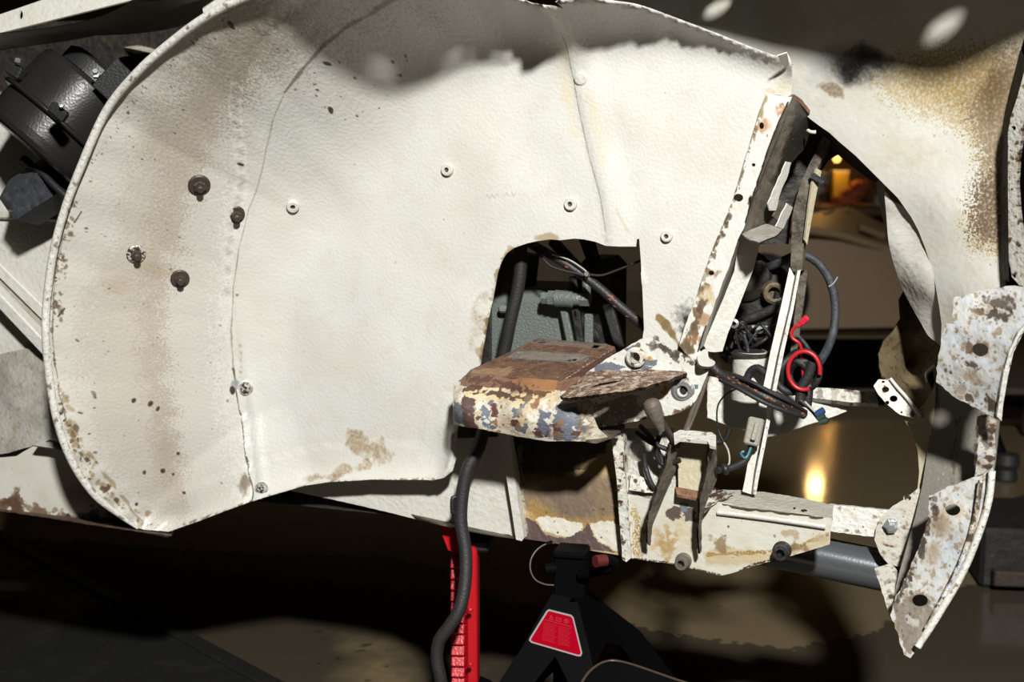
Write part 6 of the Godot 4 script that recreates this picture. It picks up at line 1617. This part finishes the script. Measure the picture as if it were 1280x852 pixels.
func background_things() -> void:
	# another car further back: its bare bonnet frame with openings and its brown flank
	var d := thing("parked_car", "dusty brown car behind, its bare bonnet frame with oblong openings seen through the gap", "car", P(1050, 400, 6.5))
	panel("bonnet_frame", d, M.far_paint_lit, [[930, 262], [1010, 268], [1040, 262], [1060, 258], [1075, 264], [1092, 274], [1110, 282], [1160, 296], [1160, 324], [1112, 313], [1080, 304], [1040, 293], [1010, 289], [930, 284]], [[960, 286, 6.25], [1140, 318, 6.5], [1050, 260, 7.1]], {"depth": true, "step": .04, "thick": .03, "holes": [[[1071, 282], [1076, 280], [1092, 286], [1108, 292], [1112, 301], [1104, 301], [1085, 296], [1073, 291]], [[1027, 267], [1038, 263], [1045, 262], [1040, 267], [1030, 269]], [[1056, 265], [1062, 264], [1070, 268], [1066, 270], [1058, 268]]]})
	tube("bonnet_bead", d, M.far_paint_lit, [P(930, 282, 6.2), P(960, 284, 6.22), P(1010, 288, 6.3), P(1050, 294, 6.36), P(1080, 303, 6.4), P(1120, 314, 6.45), P(1160, 325, 6.5)], .02, .05, false, 8)
	var fy := P(1050, 296, 6.45)
	panel("flank", d, M.far_paint, [[930, 286], [1010, 290], [1060, 300], [1160, 322], [1160, 408], [930, 412]], [[955, 290, 6.4], [1150, 320, 6.42], [955, 440, 6.38]], {"depth": true, "step": .1, "thick": .03})
	box("engine_bay", d, M.engine_dark, Vector3(fy.x, fy.y / 2 - .02, fy.z - .5), Vector3(.85, fy.y - .06, .4), Basis(), .02)
	lathe("wheel", d, M.engine_dark, [[0, 0], [.16, 0], [.19, .02], [.19, .14], [.16, .16], [0, .16]], Vector3(P(952, 380, 6.3).x, .19, P(952, 380, 6.3).z), Vector3(0, 0, 1), 28)
	var dm := thing("black_floor_tray", "low black tray on the floor between the two cars", "tray", Vector3(P(1060, 455, 5.5).x, 0, P(1060, 455, 5.5).z))
	box("bed", dm, M.matte_black, Vector3(P(1060, 455, 5.5).x, .025, P(1060, 455, 5.2).z), Vector3(.95, .05, 1.3), Basis(), .01)
	box("rim", dm, M.wood_dark, Vector3(P(1060, 455, 5.5).x, .052, P(1060, 455, 5.2).z + .64), Vector3(.96, .012, .02), Basis(), .003)
	var wb := thing("workbench", "wooden workbench in the distance under the clutter, seen through the gap", "workbench", P(1060, 262, 7.6))
	var at := P(1060, 256, 7.6)
	var wy := at.y
	box("top", wb, M.wood, Vector3(at.x, wy - .03, at.z - .15), Vector3(1.5, .05, .6), Basis(), .006)
	for x in [-.7, .7]:
		for z in [-.38, .08]:
			box("leg", wb, M.wood, Vector3(at.x + x, (wy - .055) / 2, at.z + z), Vector3(.07, wy - .055, .07), Basis(), .006)
	cloth("folded_cloth", M.orange_cloth, "folded orange cloth heaped on the distant workbench", "cloth", P(1068, 250, 7.6), Vector3(.085, .18, .1), wy)
	cloth("rag", M.cloth_white, "pale crumpled rag beside the orange cloth on the distant workbench", "rag", P(1016, 250, 7.6), Vector3(.07, .25, .1), wy)
	var yb := thing("yellow_box", "yellow box standing behind the cloth on the distant workbench", "box", Vector3(P(1050, 222, 7.85).x, wy, P(1050, 222, 7.85).z))
	box("body", yb, M.yellow_plastic, Vector3(P(1050, 222, 7.85).x, wy + .085, P(1050, 222, 7.85).z), Vector3(.09, .17, .08), Basis(), .006)
	box("lid", yb, M.cloth_white, Vector3(P(1050, 222, 7.85).x, wy + .178, P(1050, 222, 7.85).z), Vector3(.095, .016, .085), Basis(), .004)
	var tx := P(1100, 256, 7.6)
	var wt := thing("white_tin", "small white tin at the right end of the distant workbench clutter", "tin", Vector3(tx.x, wy, tx.z))
	lathe("body", wt, M.cloth_white, [[0, 0], [.034, 0], [.036, .003], [.036, .06], [0, .06]], Vector3(tx.x, wy - .005, tx.z), Vector3.UP, 20)
	lathe("lid", wt, M.zinc, [[.037, .06], [.037, .068], [0, .068]], Vector3(tx.x, wy - .005, tx.z), Vector3.UP, 20)
	# small lamp
	var lp := P(1046, 198, 7.7)
	var lamp := thing("bench_lamp", "tiny glowing yellow lamp far behind, at the top of the gap", "lamp", lp)
	lathe("bulb", lamp, M.lamp_glow, [[0, -.022], [.014, -.018], [.022, 0.0], [.014, .018], [0, .022]], lp, Vector3.UP, 16)
	tube("stem", lamp, M.wood_dark, [lp + Vector3(0, .02, -.02), lp + Vector3(.0, .12, -.1), Vector3(lp.x, lp.y + .1, -6.5)], .008, .05)
	var li := OmniLight3D.new()
	li.name = "bench_lamp_light"
	add_child(li)
	li.position = lp
	li.light_energy = .03
	li.light_color = Color(1, .72, .36)
	li.light_size = .02
	li.omni_range = 14.0
	li.omni_attenuation = 2.0
	li.shadow_enabled = true
	# black ramp on the right
	var rp := thing("black_ramp", "low black ramp on the floor behind the nose panel", "ramp", P(1260, 740, 2.4))
	var e0 := P(1215, 690, 2.72)
	var b := Basis(Vector3.UP, -.13)
	box("deck", rp, M.rubber_mat, Vector3(e0.x + .56, .06, e0.z - .0), Vector3(1.1, .12, .26), b, .008)
	box("kick_plate", rp, M.wood_dark, Vector3(e0.x + .56, .03, e0.z + .15), Vector3(1.1, .03, .03), b, .003)
	# floor mat in the near left corner
	var fm := thing("rubber_mat", "black ribbed rubber mat on the floor at the near left", "mat", Vector3(-.9, 0, -.2))
	var g := func(px: float, py: float) -> Vector3:
		var q := ray(px, py)
		return CAM + q * (-CAM.y / q.y)
	var m0: Vector3 = g.call(60, 690)
	var m1: Vector3 = g.call(400, 870)
	var dir := (m1 - m0).normalized()
	var across := dir.cross(Vector3.UP)
	var cen := (m0 + m1) / 2.0 - across * .42
	if cen.distance_to(CAM) > ((m0 + m1) / 2.0 + across * .42).distance_to(CAM): cen = (m0 + m1) / 2.0 + across * .42
	box("sheet", fm, M.rubber_mat, cen + Vector3(0, .005, 0), Vector3(.8, .01, m0.distance_to(m1) * 1.6), Basis(across, Vector3.UP, across.cross(Vector3.UP)), .003)
	bar("edge_rib", fm, M.rubber_mat, m0 - dir * .5 + Vector3(0, .012, 0) + (cen - (m0 + m1) / 2) * .12, m1 + dir * .3 + Vector3(0, .012, 0) + (cen - (m0 + m1) / 2) * .12, .02, .008, Vector3.UP, .003)
	# stand foot and cable at the right
	var f0: Vector3 = g.call(1257, 600)
	var lf := thing("tripod_leg", "thin black stand leg with a rubber foot on the floor behind the nose panel", "stand", f0)
	tube("leg", lf, M.jack_black, [f0 + Vector3(.0, .03, 0), f0 + Vector3(-.06, .2, -.05), f0 + Vector3(-.16, .5, -.13)], .018, .05)
	lathe("foot", lf, M.black_rubber, [[0, 0], [.026, 0], [.03, .006], [.026, .03], [.034, .045], [.03, .07], [0, .075]], f0, Vector3.UP, 18)
	var cb := thing("floor_cable", "black cable lying on the floor behind the nose panel", "cable", g.call(1260, 630))
	var pts := []
	for p in [[1200, 618], [1230, 625], [1250, 630], [1270, 627], [1300, 618]]: pts.append(g.call(p[0], p[1]) + Vector3(0, .006, 0))
	tube("cable", cb, M.black_rubber, pts, .006, .02)
	# dark post by the right edge
	var wy2 := P(1275, 478, 4.0)
	var sh := thing("dark_shelf", "long dark shelf along the far side, behind the right edge of the nose", "shelf", Vector3(wy2.x, 0, wy2.z))
	box("board", sh, M.wood_dark, wy2 + Vector3(.3, 0, 0), Vector3(.8, .02, .3), Basis(), .003)
	for x in [0.0, .6]: box("upright", sh, M.wood_dark, Vector3(wy2.x + x + .05, wy2.y / 2, wy2.z - .05), Vector3(.03, wy2.y - .02, .03), Basis(), .003)
	# left: striped box and cloth behind the bay
	var sb := thing("striped_box", "red and white striped carton glimpsed above the pale cloth at the wing lip", "box", Q(197, 48, -.55))
	box("carton", sb, M.cloth_white, Q(197, 40, -.55), Vector3(.045, .07, .04), car_frame.basis, .002)
	for i in 3: box("stripe", sb, M.red_paint, Q(189 + i * 7, 40, -.528), Vector3(.007, .071, .002), car_frame.basis, .0005)
	var pc := thing("pale_cloth", "pale folded cloth lying over the far bay edge, beside the wing lip", "cloth", Q(175, 58, -.45))
	panel("fold", pc, M.cloth_white, [[130, 56], [150, 51], [165, 49], [210, 54], [225, 60], [215, 68], [190, 66], [160, 60]], [[130, 56, -.5], [165, 49, -.52], [220, 60, -.45], [190, 66, -.4], [175, 57, -.42]], {"smooth": true, "smooth_step": 6.0, "step": .008, "thick": .006, "view": true})
	# warm wall lamps at the far end; the floor mirrors them
	for p in [[1.86, 1.2, .09, .035, .05]]:
		var wl := thing("wall_lamp", "warm workshop lamp on the far wall behind the nose panel", "lamp", Vector3(p[0], p[1], -6.48))
		box("back_plate", wl, M.cloth_white, Vector3(p[0], p[1], -6.485), Vector3(p[2] + .04, p[3] + .04, .03), Basis(), .004)
		box("diffuser", wl, M.wall_glow, Vector3(p[0], p[1], -6.455), Vector3(p[2], p[3], .03), Basis(), .006)
		var wa := AreaLight3D.new()
		wa.name = "wall_lamp_light"
		add_child(wa, true)
		wa.position = Vector3(p[0], p[1], -6.43)
		wa.rotation_degrees = Vector3(0, 180, 0)
		wa.area_size = Vector2(p[2], p[3])
		wa.area_normalize_energy = true
		wa.light_energy = p[4]
		wa.light_color = Color(1, .80, .5)
		wa.area_range = 14.0
		wa.area_attenuation = 2.0
		wa.shadow_enabled = true
	# unseen ceiling lamps, added for warm ambient fill
	for p in [[1.05, -2.6, .08], [-1.2, -3.6, .02]]:
		var cl := thing("added_ceiling_lamp", "unseen tube lamp added for warm fill on the ceiling above the %s end of the car" % ("front" if p[0] > 0 else "rear"), "lamp", Vector3(p[0], 3.3, p[1]), "added ceiling lamps")
		box("tray", cl, M.cloth_white, Vector3(p[0], 3.27, p[1]), Vector3(.2, .06, 1.2), Basis(), .004)
		box("tube", cl, M.tube_glow, Vector3(p[0], 3.22, p[1]), Vector3(.06, .04, 1.16), Basis(), .01)
		var al := AreaLight3D.new()
		al.name = "added_ceiling_light"
		add_child(al, true)
		al.position = Vector3(p[0], 3.19, p[1])
		al.rotation_degrees = Vector3(-90, 0, 0)
		al.area_size = Vector2(.06, 1.16)
		al.area_normalize_energy = true
		al.light_energy = p[2]
		al.light_color = Color(1, .88, .70)
		al.area_range = 12.0
		al.area_attenuation = 2.0
		al.shadow_enabled = true

func cloth(called: String, m: Material, label: String, category: String, at: Vector3, size: Vector3, floor_y: float) -> void:
	var o := thing(called, label, category, Vector3(at.x, floor_y, at.z))
	var fn := FastNoiseLite.new()
	fn.seed = 4 + used_names.size()
	fn.frequency = 9.0
	for layer in 3:
		var mb := MB.new()
		var n := 18
		for j in n + 1:
			for i in n * 2:
				var w := TAU * i / (n * 2)
				var v := PI * j / n
				var d := Vector3(cos(w) * sin(v), cos(v), sin(w) * sin(v))
				var k := 1.0 + .5 * fn.get_noise_3d(d.x * .35 + layer * 5, d.y * .5, d.z * .35)
				var p := Vector3(d.x * size.x * k, maxf(0.0, d.y * .5 + .5) * size.y * .5 * k, d.z * size.z * k)
				mb.add(Vector3(at.x, floor_y + layer * size.y * .22, at.z) + Vector3(size.x * .5 * (layer - 1), 0, 0) + p * Vector3(1.0 - layer * .12, .55, 1.0), (d / size).normalized())
		for j in n:
			for i in n * 2:
				var a := j * n * 2 + i
				var b := j * n * 2 + (i + 1) % (n * 2)
				mb.tri(a, b, b + n * 2); mb.tri(a, b + n * 2, a + n * 2)
		put_mesh("fold", mb.mesh(), m, o)
